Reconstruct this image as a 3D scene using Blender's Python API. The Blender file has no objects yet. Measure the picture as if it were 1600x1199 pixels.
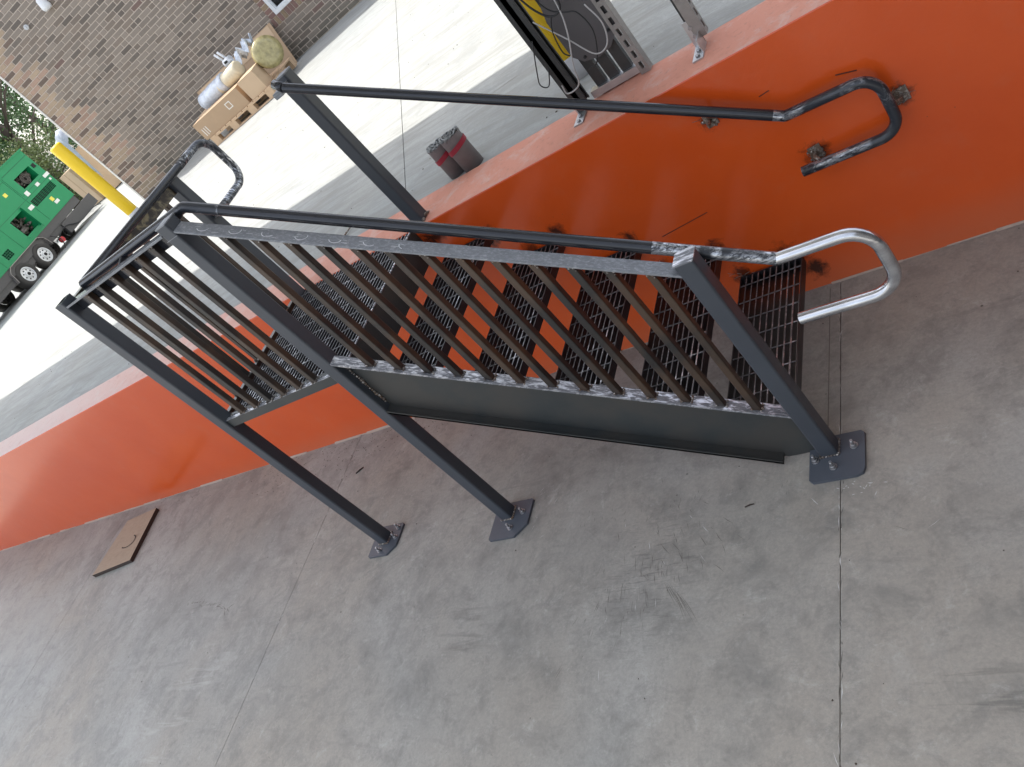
import bpy, math, random
from mathutils import Vector, Matrix
random.seed(7)
C = bpy.context.scene.collection
S = bpy.context.scene

# ------------------------------------------------------------------ camera, sky, sun, exposure
cam_d = bpy.data.cameras.new('camera'); cam = bpy.data.objects.new('camera', cam_d); C.objects.link(cam)
cam_d.sensor_width = 36.0; cam_d.lens = 36.0 * 1308.81 / 1600.0
cam_d.clip_start = 0.05; cam_d.clip_end = 400
RX = (0.746662, 0.240893, -0.620053); RY = (-0.25807, -0.754219, -0.603783); RZ = (-0.613103, 0.610839, -0.50098)
cam.matrix_world = Matrix(((RX[0], -RY[0], -RZ[0], 3.341), (RX[1], -RY[1], -RZ[1], -2.717),
                           (RX[2], -RY[2], -RZ[2], 2.234), (0, 0, 0, 1)))
S.camera = cam
SUN = Vector((-0.45, 0.15, 1.0)).normalized()
w = bpy.data.worlds.new('World'); S.world = w; w.use_nodes = True
nt = w.node_tree; bg = nt.nodes['Background']
sky = nt.nodes.new('ShaderNodeTexSky'); sky.sky_type = 'NISHITA'; sky.sun_disc = False
sky.sun_elevation = math.asin(SUN.z); sky.sun_rotation = math.atan2(SUN.x, SUN.y)
sky.dust_density = 2.5; sky.air_density = 1.0; sky.ozone_density = 1.0
hs = nt.nodes.new('ShaderNodeHueSaturation'); hs.inputs['Saturation'].default_value = 0.45
nt.links.new(sky.outputs[0], hs.inputs['Color']); nt.links.new(hs.outputs[0], bg.inputs[0]); bg.inputs[1].default_value = 0.15
sl = bpy.data.lights.new('sun', 'SUN'); sl.energy = 2.0; sl.angle = math.radians(0.5); sl.color = (1.0, 0.965, 0.91)
so = bpy.data.objects.new('sun', sl); C.objects.link(so)
so.rotation_euler = SUN.to_track_quat('Z', 'Y').to_euler(); so.location = (0, 0, 30)
S.view_settings.view_transform = 'Standard'; S.view_settings.look = 'None'
S.view_settings.exposure = 1.50; S.view_settings.gamma = 1.0
S.render.engine = 'CYCLES'
S.cycles.max_bounces = 8; S.cycles.diffuse_bounces = 5

# ------------------------------------------------------------------ measurements of the place (metres)
H = 1.041      # top of the dock wall and landing
W = 0.887      # width of the stair
T = 0.0635     # square post
XB = 0.831; XC = 2.297; XN = 0.871
RUN = 0.2742; RISE = 0.1772
GT = H + 0.83  # top of guard posts
HC = 0.941     # top of the lowest post
def gz(x): return -0.0195 * max(-8.0, min(6.0, x))
def yz(x, y): return H - 0.012 - 0.013 * max(0.0, min(y, 15.0) - 0.26) - 0.03 * max(0.0, min(x, 2.5) - 1.0)

# ------------------------------------------------------------------ material helpers
def mat(name):
    m = bpy.data.materials.new(name); m.use_nodes = True
    n = m.node_tree
    return m, n, n.nodes['Principled BSDF']
def nd(n, t, **k):
    o = n.nodes.new(t)
    for a, b in k.items(): setattr(o, a, b)
    return o
def coords(n, kind='Object', scale=(1, 1, 1), loc=(0, 0, 0), rot=(0, 0, 0)):
    tc = nd(n, 'ShaderNodeTexCoord') if kind != 'World' else nd(n, 'ShaderNodeNewGeometry')
    mp = nd(n, 'ShaderNodeMapping')
    mp.inputs['Scale'].default_value = scale; mp.inputs['Location'].default_value = loc; mp.inputs['Rotation'].default_value = rot
    n.links.new(tc.outputs['Position' if kind == 'World' else kind], mp.inputs[0]); return mp.outputs[0]
def noise(n, vec, scale, detail=4, rough=0.55, dist=0.0):
    o = nd(n, 'ShaderNodeTexNoise'); n.links.new(vec, o.inputs['Vector'])
    o.inputs['Scale'].default_value = scale; o.inputs['Detail'].default_value = detail
    o.inputs['Roughness'].default_value = rough; o.inputs['Distortion'].default_value = dist
    return o.outputs['Fac']
def ramp(n, fac, stops):
    o = nd(n, 'ShaderNodeValToRGB'); cr = o.color_ramp
    while len(cr.elements) < len(stops): cr.elements.new(0.5)
    for e, (p, c) in zip(cr.elements, stops):
        e.position = p; e.color = (c, c, c, 1) if not isinstance(c, tuple) else (*c, 1)
    n.links.new(fac, o.inputs[0]); return o.outputs[0]
def mix(n, fac, a, b, blend='MIX'):
    o = nd(n, 'ShaderNodeMix', data_type='RGBA', blend_type=blend)
    for i, v in ((0, fac), (6, a), (7, b)):
        if hasattr(v, 'is_linked') or hasattr(v, 'links'): n.links.new(v, o.inputs[i])
        elif i == 0: o.inputs[0].default_value = v
        else: o.inputs[i].default_value = (*v, 1)
    return o.outputs[2]
def math_(n, op, a, b=None, c=None, clamp=False):
    o = nd(n, 'ShaderNodeMath', operation=op, use_clamp=clamp)
    for i, v in enumerate((a, b, c)):
        if v is None: continue
        if hasattr(v, 'links'): n.links.new(v, o.inputs[i])
        else: o.inputs[i].default_value = v
    return o.outputs[0]
def bump(n, b, h, strength, dist=0.01):
    o = nd(n, 'ShaderNodeBump'); o.inputs['Strength'].default_value = strength; o.inputs['Distance'].default_value = dist
    n.links.new(h, o.inputs['Height']); n.links.new(o.outputs[0], b.inputs['Normal'])
def setc(n, b, col):
    if hasattr(col, 'links'): n.links.new(col, b.inputs['Base Color'])
    else: b.inputs['Base Color'].default_value = (*col, 1)
def simple(name, col, rough=0.5, metal=0.0, var=0.15, scale=20, bumps=0.0, spec=0.5):
    m, n, b = mat(name)
    v = coords(n, 'World'); f = noise(n, v, scale, 5)
    c = mix(n, f, tuple(max(0, x * (1 - var)) for x in col), tuple(min(1, x * (1 + var)) for x in col))
    setc(n, b, c); b.inputs['Roughness'].default_value = rough; b.inputs['Metallic'].default_value = metal
    b.inputs['Specular IOR Level'].default_value = spec
    if bumps: bump(n, b, f, bumps)
    return m
M = {}

# concrete of the lower dock floor
def concrete(name, dark, light, warm, rough=0.62, scratch=True, stainamt=1.0):
    m, n, b = mat(name); v = coords(n, 'World')
    big = noise(n, v, 0.9, 6, 0.6, 0.6); mid = noise(n, v, 4.5, 8, 0.68, 0.4); fine = noise(n, v, 75, 8, 0.8)
    base = mix(n, ramp(n, big, [(0.3, 0.0), (0.7, 1.0)]), dark, light)
    base = mix(n, ramp(n, noise(n, coords(n, 'World', loc=(5, 2, 0)), 0.7, 3, 0.5, 0.5), [(0.42, 0.0), (0.62, 0.75)]), base, warm)
    base = mix(n, math_(n, 'MULTIPLY', ramp(n, mid, [(0.33, 1.0), (0.5, 0.0)]), 0.60 * stainamt), base, tuple(x * 0.62 for x in dark))
    base = mix(n, math_(n, 'MULTIPLY', ramp(n, mid, [(0.56, 0.0), (0.74, 1.0)]), 0.3), base, tuple(min(1, x * 1.25) for x in light))
    # long wiped smears
    sv = coords(n, 'World', scale=(0.9, 5.0, 1), rot=(0, 0, 0.6)); sm = noise(n, sv, 1.6, 7, 0.66, 1.2)
    base = mix(n, math_(n, 'MULTIPLY', ramp(n, sm, [(0.57, 0.0), (0.70, 1.0)]), 0.30 * stainamt), base, tuple(x * 0.55 for x in dark))
    sm2 = noise(n, coords(n, 'World', scale=(1.2, 4.0, 1), rot=(0, 0, -0.5), loc=(3, 1, 0)), 2.3, 7, 0.7, 1.5)
    base = mix(n, math_(n, 'MULTIPLY', ramp(n, sm2, [(0.62, 0.0), (0.76, 1.0)]), 0.15), base, tuple(min(1, x * 1.3) for x in light))
    base = mix(n, math_(n, 'MULTIPLY', ramp(n, fine, [(0.35, 1.0), (0.62, 0.0)]), 0.38), base, tuple(x * 0.6 for x in dark))
    if not scratch:
        for (loc, rot, amt) in (((0, 0, 0), 0.30, 0.85), ((9, 4, 0), 0.12, 0.7), ((2, 8, 0), 1.1, 0.45)):
            st_ = noise(n, coords(n, 'World', scale=(0.55, 4.2, 1), rot=(0, 0, rot), loc=loc), 1.9, 9, 0.74, 1.0)
            base = mix(n, math_(n, 'MULTIPLY', ramp(n, st_, [(0.46, 0.0), (0.64, 1.0)]), amt), base, tuple(x * 0.66 for x in warm))
    if scratch:
        c1 = noise(n, coords(n, 'World', loc=(1.3, 2.7, 0)), 8, 12, 0.80, 0.3)
        base = mix(n, math_(n, 'MULTIPLY', ramp(n, c1, [(0.38, 1.0), (0.50, 0.0)]), 0.42), base, tuple(x * 0.55 for x in dark))
        c2 = noise(n, coords(n, 'World', loc=(7.3, 1.7, 0)), 11, 12, 0.82, 0.4)
        base = mix(n, math_(n, 'MULTIPLY', ramp(n, c2, [(0.55, 0.0), (0.66, 1.0)]), 0.32), base, tuple(min(1, x * 1.32) for x in light))
        c3 = noise(n, coords(n, 'World', loc=(4, 4, 0)), 2.2, 12, 0.78, 0.8)
        base = mix(n, math_(n, 'MULTIPLY', ramp(n, c3, [(0.36, 1.0), (0.47, 0.0)]), 0.38), base, tuple(x * 0.6 for x in dark))
    # small dark specks
    vo = nd(n, 'ShaderNodeTexVoronoi'); n.links.new(v, vo.inputs['Vector']); vo.inputs['Scale'].default_value = 11
    sp = ramp(n, vo.outputs['Distance'], [(0.035, 1.0), (0.06, 0.0)])
    sel = ramp(n, noise(n, v, 3.1, 2), [(0.55, 0.0), (0.6, 1.0)])
    base = mix(n, math_(n, 'MULTIPLY', math_(n, 'MULTIPLY', sp, sel), 0.75), base, (0.03, 0.028, 0.025))
    if scratch:   # fan of scrape marks in front of the stair
        for (cx, cy, rx, ry, rot, sc, amt, dk) in ((1.66, -1.26, 0.40, 0.32, -1.9, 110, 0.40, 1),
                                               (2.75, -1.72, 0.35, 0.10, -0.2, 30, 0.5, 1), (-1.45, -1.07, 0.34, 0.07, 0.15, 16, 0.6, 1),
                                               (0.80, -1.42, 0.18, 0.28, 0.7, 25, 0.35, 1), (-3.4, -0.3, 0.5, 0.25, 0.4, 12, 0.5, 1),
                                               (-1.3, -1.9, 0.9, 0.35, 1.1, 14, 0.35, 0)):
            mp = nd(n, 'ShaderNodeMapping'); mp.vector_type = 'TEXTURE'
            mp.inputs['Location'].default_value = (cx, cy, 0); mp.inputs['Rotation'].default_value = (0, 0, rot)
            mp.inputs['Scale'].default_value = (rx, ry, 50); n.links.new(nd(n, 'ShaderNodeNewGeometry').outputs['Position'], mp.inputs[0])
            ln = nd(n, 'ShaderNodeVectorMath', operation='LENGTH'); n.links.new(mp.outputs[0], ln.inputs[0])
            mask = ramp(n, ln.outputs['Value'], [(0.25, 1.0), (1.0, 0.0)])
            st = noise(n, coords(n, 'World', scale=(0.10, 1.0, 1), rot=(0, 0, rot + 0.9)), sc, 3, 0.6, 0.6)
            k = math_(n, 'MULTIPLY', math_(n, 'MULTIPLY', mask, ramp(n, st, [(0.56, 0.0), (0.66, 1.0)])), amt)
            base = mix(n, k, base, tuple(x * 0.35 for x in dark) if dk else tuple(min(1, x * 1.35) for x in light))
    setc(n, b, base)
    n.links.new(ramp(n, mid, [(0.3, rough - 0.1), (0.7, rough + 0.12)]), b.inputs['Roughness'])
    b.inputs['Specular IOR Level'].default_value = 0.35
    bump(n, b, math_(n, 'ADD', fine, mid), 0.25, 0.003)
    return m
M['floor'] = concrete('floor concrete', (0.285, 0.283, 0.262), (0.405, 0.404, 0.378), (0.350, 0.315, 0.265))
M['yard'] = concrete('yard concrete', (0.315, 0.333, 0.328), (0.435, 0.448, 0.442), (0.39, 0.39, 0.36), 0.75, False, 1.0)
M['subbase'] = simple('joint filler', (0.15, 0.14, 0.125), 0.9)

# orange dock wall, with scorch marks where brackets were welded
def orange():
    m, n, b = mat('orange wall paint'); v = coords(n, 'World')
    f = noise(n, v, 1.3, 5, 0.6, 0.4); g = noise(n, v, 7, 6, 0.65)
    base = mix(n, ramp(n, f, [(0.3, 0.0), (0.7, 1.0)]), (0.63, 0.078, 0.010), (0.70, 0.100, 0.016))
    base = mix(n, math_(n, 'MULTIPLY', ramp(n, g, [(0.55, 0.0), (0.75, 1.0)]), 0.25), base, (0.62, 0.15, 0.06))
    sep = nd(n, 'ShaderNodeSeparateXYZ'); n.links.new(v, sep.inputs[0])
    low = ramp(n, math_(n, 'ADD', sep.outputs['Z'], math_(n, 'MULTIPLY', g, 0.12)), [(0.05, 0.5), (0.22, 0.0)])
    base = mix(n, math_(n, 'MULTIPLY', low, 0.5), base, (0.40, 0.20, 0.12))
    nz = noise(n, v, 20, 6, 0.75, 0.5)
    for (x, z, r, a) in ((1.46, 0.71, 0.062, 1), (1.18, 0.83, 0.070, 1), (1.71, 0.53, 0.062, 1), (2.00, 0.335, 0.06, 1), (2.23, 0.17, 0.085, 1), (2.30, 0.06, 0.07, 1),
                         (2.03, 0.16, 0.06, .9), (1.75, 0.34, 0.06, .9), (1.43, 0.52, 0.06, .9), (2.272, 0.862, 0.05, .9), (2.85, 0.63, 0.055, 1),
                         (2.53, 0.553, 0.065, 1), (0.93, 0.96, 0.08, 1), (1.30, 0.70, 0.05, .8), (-1.5, 0.53, 0.05, .2)):
        ds = nd(n, 'ShaderNodeVectorMath', operation='DISTANCE'); n.links.new(v, ds.inputs[0]); ds.inputs[1].default_value = (x, 0, z)
        q = math_(n, 'ADD', math_(n, 'DIVIDE', ds.outputs['Value'], r * 0.9), math_(n, 'MULTIPLY', math_(n, 'SUBTRACT', nz, 0.5), 2.6))
        base = mix(n, math_(n, 'MULTIPLY', ramp(n, q, [(0.30, 1.0), (1.35, 0.0)]), 0.92 * a), base, (0.018, 0.012, 0.009))
    # spatter specks
    vo = nd(n, 'ShaderNodeTexVoronoi'); n.links.new(v, vo.inputs['Vector']); vo.inputs['Scale'].default_value = 22
    sp = math_(n, 'MULTIPLY', ramp(n, vo.outputs['Distance'], [(0.03, 1.0), (0.055, 0.0)]), ramp(n, noise(n, v, 2.2, 2), [(0.56, 0.0), (0.62, 1.0)]))
    base = mix(n, math_(n, 'MULTIPLY', sp, 0.7), base, (0.10, 0.035, 0.02))
    setc(n, b, base); b.inputs['Roughness'].default_value = 0.30; b.inputs['Specular IOR Level'].default_value = 0.65
    n.links.new(ramp(n, g, [(0.3, 0.16), (0.7, 0.26)]), b.inputs['Roughness'])
    bump(n, b, math_(n, 'ADD', f, math_(n, 'MULTIPLY', noise(n, v, 45, 4, 0.6), 0.18)), 0.4, 0.010)
    return m
M['orange'] = orange()
def walltop():
    m, n, b = mat('dusty orange wall top'); v = coords(n, 'World')
    g = noise(n, v, 9, 7, 0.7, 0.5); f = noise(n, v, 55, 4, 0.7)
    sep = nd(n, 'ShaderNodeSeparateXYZ'); n.links.new(v, sep.inputs[0])
    t = ramp(n, math_(n, 'DIVIDE', math_(n, 'ADD', sep.outputs['X'], 6.0), 9.0), [(0.30, 0.0), (0.75, 1.0)])
    base = mix(n, t, (0.66, 0.50, 0.46), (0.62, 0.27, 0.19))
    base = mix(n, math_(n, 'MULTIPLY', ramp(n, g, [(0.5, 0.0), (0.72, 1.0)]), 0.5), base, (0.62, 0.56, 0.52))
    base = mix(n, math_(n, 'MULTIPLY', ramp(n, g, [(0.26, 1.0), (0.42, 0.0)]), 0.45), base, (0.42, 0.16, 0.10))
    base = mix(n, math_(n, 'MULTIPLY', ramp(n, f, [(0.3, 1.0), (0.42, 0.0)]), 0.35), base, (0.25, 0.14, 0.11))
    setc(n, b, base); b.inputs['Roughness'].default_value = 0.8; bump(n, b, g, 0.5, 0.01)
    return m
M['walltop'] = walltop()

# painted and bare steel
def steel(name, paint, bare, lo, hi, rough_p=0.35, rust=None, stretch=(1, 1, 1), scale=14, zone=None, metal=0.0):
    m, n, b = mat(name); v = coords(n, 'World', scale=stretch)
    f = noise(n, v, scale, 7, 0.7, 0.6); g = noise(n, v, 3.5, 4, 0.6)
    k = ramp(n, f, [(lo, 0.0), (hi, 1.0)])
    if zone: k = math_(n, 'MULTIPLY', k, ramp(n, noise(n, coords(n, 'World', loc=(3, 7, 1)), zone[0], 3), [(zone[1], 0.0), (zone[2], 1.0)]))
    p = mix(n, g, tuple(x * 0.8 for x in paint), tuple(x * 1.25 for x in paint))
    if rust: p = mix(n, ramp(n, g, [(0.42, 0.0), (0.6, 1.0)]), p, rust)
    setc(n, b, mix(n, k, p, bare))
    n.links.new(math_(n, 'ADD', math_(n, 'MULTIPLY', k, 0.9 - metal), metal), b.inputs['Metallic'])
    n.links.new(mix(n, k, (rough_p,) * 3, (min(0.28, rough_p + .02),) * 3), b.inputs['Roughness'])
    bump(n, b, f, 0.15, 0.002)
    return m
M['black'] = steel('black painted steel', (0.022, 0.024, 0.030), (0.40, 0.42, 0.45), 0.66, 0.74, 0.15)
M['post'] = steel('charcoal painted post', (0.047, 0.054, 0.066), (0.3, 0.3, 0.32), 0.74, 0.80, 0.38)
M['postfoot'] = steel('slate painted plate', (0.072, 0.082, 0.100), (0.3, 0.3, 0.32), 0.76, 0.80, 0.45)
M['mill'] = steel('mill scale steel', (0.17, 0.18, 0.195), (0.40, 0.41, 0.43), 0.48, 0.74, 0.45, None, (1.2, 14, 14), 10)
M['bare'] = steel('bare polished steel pipe', (0.34, 0.345, 0.36), (0.66, 0.67, 0.69), 0.30, 0.66, 0.17, None, (1.2, 6, 6), 6, None, 0.93)
M['worn'] = steel('half painted pipe', (0.03, 0.034, 0.042), (0.60, 0.62, 0.65), 0.44, 0.58, 0.32, None, (1.5, 10, 10), 15, (7, 0.46, 0.54))
M['ground'] = steel('ground bright steel flange', (0.15, 0.155, 0.17), (0.62, 0.63, 0.66), 0.47, 0.58, 0.45, None, (0.28, 1.3, 0.5), 75)
M['bar'] = steel('unpainted rusty baluster', (0.020, 0.018, 0.017), (0.2, 0.2, 0.2), 0.78, 0.84, 0.36, (0.062, 0.038, 0.024))
M['channel'] = steel('dark channel', (0.032, 0.037, 0.038), (0.2, 0.2, 0.2), 0.80, 0.86, 0.45, (0.048, 0.046, 0.042))
M['grate'] = steel('grating steel', (0.022, 0.022, 0.025), (0.3, 0.3, 0.3), 0.68, 0.76, 0.38)
M['rod'] = steel('grating rod', (0.11, 0.112, 0.12), (0.5, 0.5, 0.5), 0.55, 0.65, 0.4)
M['gratetop'] = steel('pale grating top', (0.10, 0.103, 0.11), (0.45, 0.46, 0.48), 0.50, 0.60, 0.38)  # paler steel for the top faces of the grating bars
M['weld'] = steel('weld bead', (0.10, 0.085, 0.075), (0.5, 0.48, 0.45), 0.5, 0.6, 0.5, (0.16, 0.10, 0.06), (1, 1, 1), 90)
M['mottle'] = steel('mottled bare steel', (0.035, 0.026, 0.022), (0.17, 0.15, 0.11), 0.46, 0.56, 0.5, None, (1, 1, 1), 18)
M['worn2'] = steel('scraped black pipe', (0.03, 0.034, 0.042), (0.55, 0.57, 0.61), 0.46, 0.60, 0.18, None, (1.5, 8, 3), 14, (5, 0.44, 0.52))
M['galv'] = simple('galvanised steel', (0.50, 0.51, 0.52), 0.38, 0.85, 0.2, 25)
M['strut'] = simple('dull strut steel', (0.30, 0.28, 0.265), 0.5, 0.6, 0.3, 30)
M['strutdark'] = simple('dark strut steel', (0.045, 0.045, 0.045), 0.45, 0.3, 0.3, 30)
M['chalk'] = simple('soapstone chalk', (0.75, 0.76, 0.78), 0.9)
M['bolt'] = simple('zinc bolt', (0.35, 0.35, 0.36), 0.35, 0.8, 0.3, 80)
M['yellow'] = simple('yellow bollard paint', (0.85, 0.58, 0.02), 0.45, 0, 0.06, 6)
M['cementgrey'] = simple('pale collar', (0.55, 0.56, 0.57), 0.8)
M['green'] = simple('green generator paint', (0.004, 0.235, 0.085), 0.5, 0, 0.10, 2)
M['greendark'] = simple('dark green recess', (0.004, 0.12, 0.05), 0.6)
M['void'] = simple('dark void', (0.012, 0.012, 0.012), 0.8)
M['chassis'] = simple('dark grey chassis', (0.075, 0.072, 0.072), 0.55)
M['rubber'] = simple('tyre rubber', (0.045, 0.042, 0.038), 0.75)
M['rim'] = simple('white wheel rim', (0.72, 0.73, 0.73), 0.4)
M['red'] = simple('red paint', (0.55, 0.03, 0.04), 0.45)
M['sticker'] = simple('white sticker', (0.72, 0.74, 0.70), 0.5, 0, 0.2, 60)
M['stickery'] = simple('yellow sticker', (0.75, 0.68, 0.10), 0.5, 0, 0.2, 60)
M['engine'] = simple('engine metal', (0.12, 0.105, 0.095), 0.5, 0.3, 0.9, 14)
M['card'] = simple('cardboard', (0.42, 0.29, 0.18), 0.8, 0, 0.10, 5)
M['card2'] = simple('pale cardboard', (0.55, 0.40, 0.26), 0.8, 0, 0.10, 5)
M['cardprint'] = simple('white print', (0.75, 0.72, 0.66), 0.7)
M['pallet'] = simple('pallet wood', (0.58, 0.41, 0.26), 0.8, 0, 0.2, 12)
M['foil'] = simple('plastic film', (0.55, 0.60, 0.68), 0.25, 0.0, 0.5, 18, 0.9, 0.8)
M['foam'] = simple('wrapped insulation', (0.62, 0.55, 0.40), 0.35, 0, 0.2, 20, 0.4)
M['coil'] = simple('coil in yellow film', (0.36, 0.31, 0.14), 0.25, 0, 0.8, 16, 1.0, 0.9)
M['whiteplastic'] = simple('white plastic', (0.75, 0.76, 0.77), 0.4)
M['tarp'] = simple('grey tarp', (0.36, 0.39, 0.45), 0.5, 0, 0.3, 6, 0.6)
M['tarpdark'] = simple('dark tarp', (0.10, 0.11, 0.14), 0.5, 0, 0.3, 6, 0.6)
M['roll'] = simple('grey rolled sheet', (0.185, 0.165, 0.165), 0.65, 0, 0.2, 30, 0.3)
M['rollend'] = simple('crumpled foil roll end', (0.25, 0.26, 0.26), 0.4, 0.3, 0.9, 60, 0.9)
M['redtape'] = simple('red tape', (0.30, 0.015, 0.035), 0.5)
M['plate'] = simple('brown grey panel', (0.085, 0.078, 0.080), 0.45, 0, 0.08, 6)
M['cableblack'] = simple('black cable', (0.015, 0.015, 0.016), 0.5)
M['cablegrey'] = simple('grey cable', (0.42, 0.41, 0.40), 0.5)
M['glass'] = simple('dark window glass', (0.012, 0.012, 0.011), 0.08)
M['whiteframe'] = simple('white window frame', (0.72, 0.74, 0.75), 0.4)
M['mortar'] = simple('mortar', (0.56, 0.48, 0.405), 0.9, 0, 0.15, 30, 0.3)
M['roof'] = simple('roof panel', (0.30, 0.30, 0.30), 0.7)
M['roofwhite'] = simple('white roof deck', (0.80, 0.80, 0.79), 0.7)
M['ply_edge'] = simple('plywood edge', (0.040, 0.026, 0.020), 0.8)
M['trunk'] = simple('bark', (0.08, 0.06, 0.045), 0.9)
def brickmat(name='brick'):
    m, n, b = mat(name)
    at = nd(n, 'ShaderNodeAttribute', attribute_name='tone'); v = coords(n, 'World')
    f = noise(n, v, 70, 5, 0.7)
    o = mix(n, 0.22, at.outputs['Color'], mix(n, f, (0.05, 0.04, 0.035), (0.42, 0.36, 0.31)))
    # darker, dull olive towards the foot of the wall
    sep = nd(n, 'ShaderNodeSeparateXYZ'); n.links.new(v, sep.inputs[0])
    k = ramp(n, math_(n, 'ADD', sep.outputs['Z'], math_(n, 'MULTIPLY', noise(n, v, 3, 4), -0.7)), [(0.55, 0.55), (1.1, 0.0)])
    setc(n, b, mix(n, k, o, (0.085, 0.085, 0.06))); b.inputs['Roughness'].default_value = 0.85; bump(n, b, f, 0.4, 0.004)
    return m
M['brick'] = brickmat()
def plywood():
    m, n, b = mat('plywood face'); v = coords(n, 'World')
    g = noise(n, coords(n, 'World', scale=(3, 14, 1), rot=(0, 0, 0.2)), 5, 6, 0.6, 0.8); f = noise(n, v, 12, 5, 0.7)
    base = mix(n, g, (0.30, 0.23, 0.165), (0.42, 0.345, 0.255))
    base = mix(n, math_(n, 'MULTIPLY', ramp(n, f, [(0.5, 0.0), (0.7, 1.0)]), 0.4), base, (0.2, 0.16, 0.12))
    setc(n, b, base); b.inputs['Roughness'].default_value = 0.8; return m
M['ply'] = plywood()
def leafmat(name, a, c):
    m, n, b = mat(name); at = nd(n, 'ShaderNodeObjectInfo'); v = coords(n, 'World')
    f = noise(n, v, 1.8, 4, 0.7); g = noise(n, v, 40, 2)
    setc(n, b, mix(n, math_(n, 'MULTIPLY', math_(n, 'ADD', f, g), 0.5), a, c)); b.inputs['Roughness'].default_value = 0.6
    try: b.inputs['Subsurface Weight'].default_value = 0.0
    except Exception: pass
    return m
M['leaf'] = leafmat('tree leaves', (0.02, 0.06, 0.018), (0.10, 0.19, 0.05))
M['leaf2'] = leafmat('bush leaves', (0.05, 0.075, 0.02), (0.22, 0.27, 0.09))

# ------------------------------------------------------------------ geometry helpers
class MB:
    def __init__(s): s.v = []; s.f = []; s.sm = []; s.mi = []; s.tone = []
    def add(s, vs, fs, smooth=False, mi=0, tone=None):
        o = len(s.v); s.v += [tuple(v) for v in vs]
        for f in fs: s.f.append(tuple(i + o for i in f)); s.sm.append(smooth); s.mi.append(mi); s.tone.append(tone)
        return s
    def box(s, x0, x1, y0, y1, z0, z1, mi=0, tone=None):
        vs = [(x, y, z) for x in (x0, x1) for y in (y0, y1) for z in (z0, z1)]
        return s.add(vs, [(0, 1, 3, 2), (4, 6, 7, 5), (0, 4, 5, 1), (2, 3, 7, 6), (0, 2, 6, 4), (1, 5, 7, 3)], False, mi, tone)
    def xbox(s, o, ux, uy, uz, mi=0, tone=None):   # box from corner o along three vectors
        o = Vector(o); ux, uy, uz = Vector(ux), Vector(uy), Vector(uz)
        vs = [o + ux * a + uy * b + uz * c for a in (0, 1) for b in (0, 1) for c in (0, 1)]
        return s.add(vs, [(0, 1, 3, 2), (4, 6, 7, 5), (0, 4, 5, 1), (2, 3, 7, 6), (0, 2, 6, 4), (1, 5, 7, 3)], False, mi, tone)
    def prism(s, ring0, ring1, cap0=True, cap1=True, smooth=False, mi=0):
        n = len(ring0); vs = list(ring0) + list(ring1)
        fs = [(i, (i + 1) % n, n + (i + 1) % n, n + i) for i in range(n)]
        s.add(vs, fs, smooth, mi); o = len(s.v) - 2 * n
        if cap0: s.f.append(tuple(range(o + n - 1, o - 1, -1))); s.sm.append(False); s.mi.append(mi); s.tone.append(None)
        if cap1: s.f.append(tuple(range(o + n, o + 2 * n))); s.sm.append(False); s.mi.append(mi); s.tone.append(None)
        return s
    def rtube(s, p, q, w, h, up=(0, 0, 1), r=0.007, seg=3, mi=0, caps=True):   # rounded rectangular tube from p to q
        p = Vector(p); q = Vector(q); d = (q - p).normalized(); up = Vector(up)
        sx = d.cross(up).normalized(); uy = sx.cross(d).normalized()
        prof = []
        for (cx, cy, a0) in ((w / 2 - r, h / 2 - r, 0), (-w / 2 + r, h / 2 - r, 90), (-w / 2 + r, -h / 2 + r, 180), (w / 2 - r, -h / 2 + r, 270)):
            for k in range(seg + 1):
                a = math.radians(a0 + 90 * k / seg); prof.append((cx + r * math.cos(a), cy + r * math.sin(a)))
        r0 = [p + sx * a + uy * b for a, b in prof]; r1 = [q + sx * a + uy * b for a, b in prof]
        return s.prism(r0, r1, caps, caps, False, mi)
    def tube(s, pts, rad, n=14, caps=True, mi=0):
        pts = [Vector(p) for p in pts]; rings = []
        d0 = (pts[1] - pts[0]).normalized(); ref = Vector((0, 0, 1)) if abs(d0.z) < 0.9 else Vector((1, 0, 0))
        u = d0.cross(ref).normalized()
        for i, p in enumerate(pts):
            d = ((pts[min(i + 1, len(pts) - 1)] - pts[max(i - 1, 0)])).normalized()
            u = (u - d * u.dot(d)).normalized(); v = d.cross(u)
            rr = rad[i] if isinstance(rad, (list, tuple)) else rad
            rings.append([p + (u * math.cos(2 * math.pi * k / n) + v * math.sin(2 * math.pi * k / n)) * rr for k in range(n)])
        o = len(s.v)
        for r in rings: s.v += [tuple(x) for x in r]
        for i in range(len(rings) - 1):
            for k in range(n):
                s.f.append((o + i * n + k, o + i * n + (k + 1) % n, o + (i + 1) * n + (k + 1) % n, o + (i + 1) * n + k)); s.sm.append(True); s.mi.append(mi); s.tone.append(None)
        if caps:
            s.f.append(tuple(o + k for k in range(n - 1, -1, -1))); s.sm.append(False); s.mi.append(mi); s.tone.append(None)
            b = o + (len(rings) - 1) * n; s.f.append(tuple(b + k for k in range(n))); s.sm.append(False); s.mi.append(mi); s.tone.append(None)
        return s
    def blob(s, c, r, n=5, jit=0.35):
        c = Vector(c); vs = []; fs = []
        for i in range(1, n):
            for k in range(6):
                a = math.pi * i / n; b = math.pi * 2 * k / 6; rr = r * (1 + random.uniform(-jit, jit))
                vs.append(c + Vector((math.sin(a) * math.cos(b), math.sin(a) * math.sin(b), math.cos(a))) * rr)
        for i in range(n - 2):
            for k in range(6): fs.append((i * 6 + k, i * 6 + (k + 1) % 6, (i + 1) * 6 + (k + 1) % 6, (i + 1) * 6 + k))
        fs.append(tuple(range(5, -1, -1))); fs.append(tuple((n - 2) * 6 + k for k in range(6)))
        return s.add(vs, fs, True)
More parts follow.
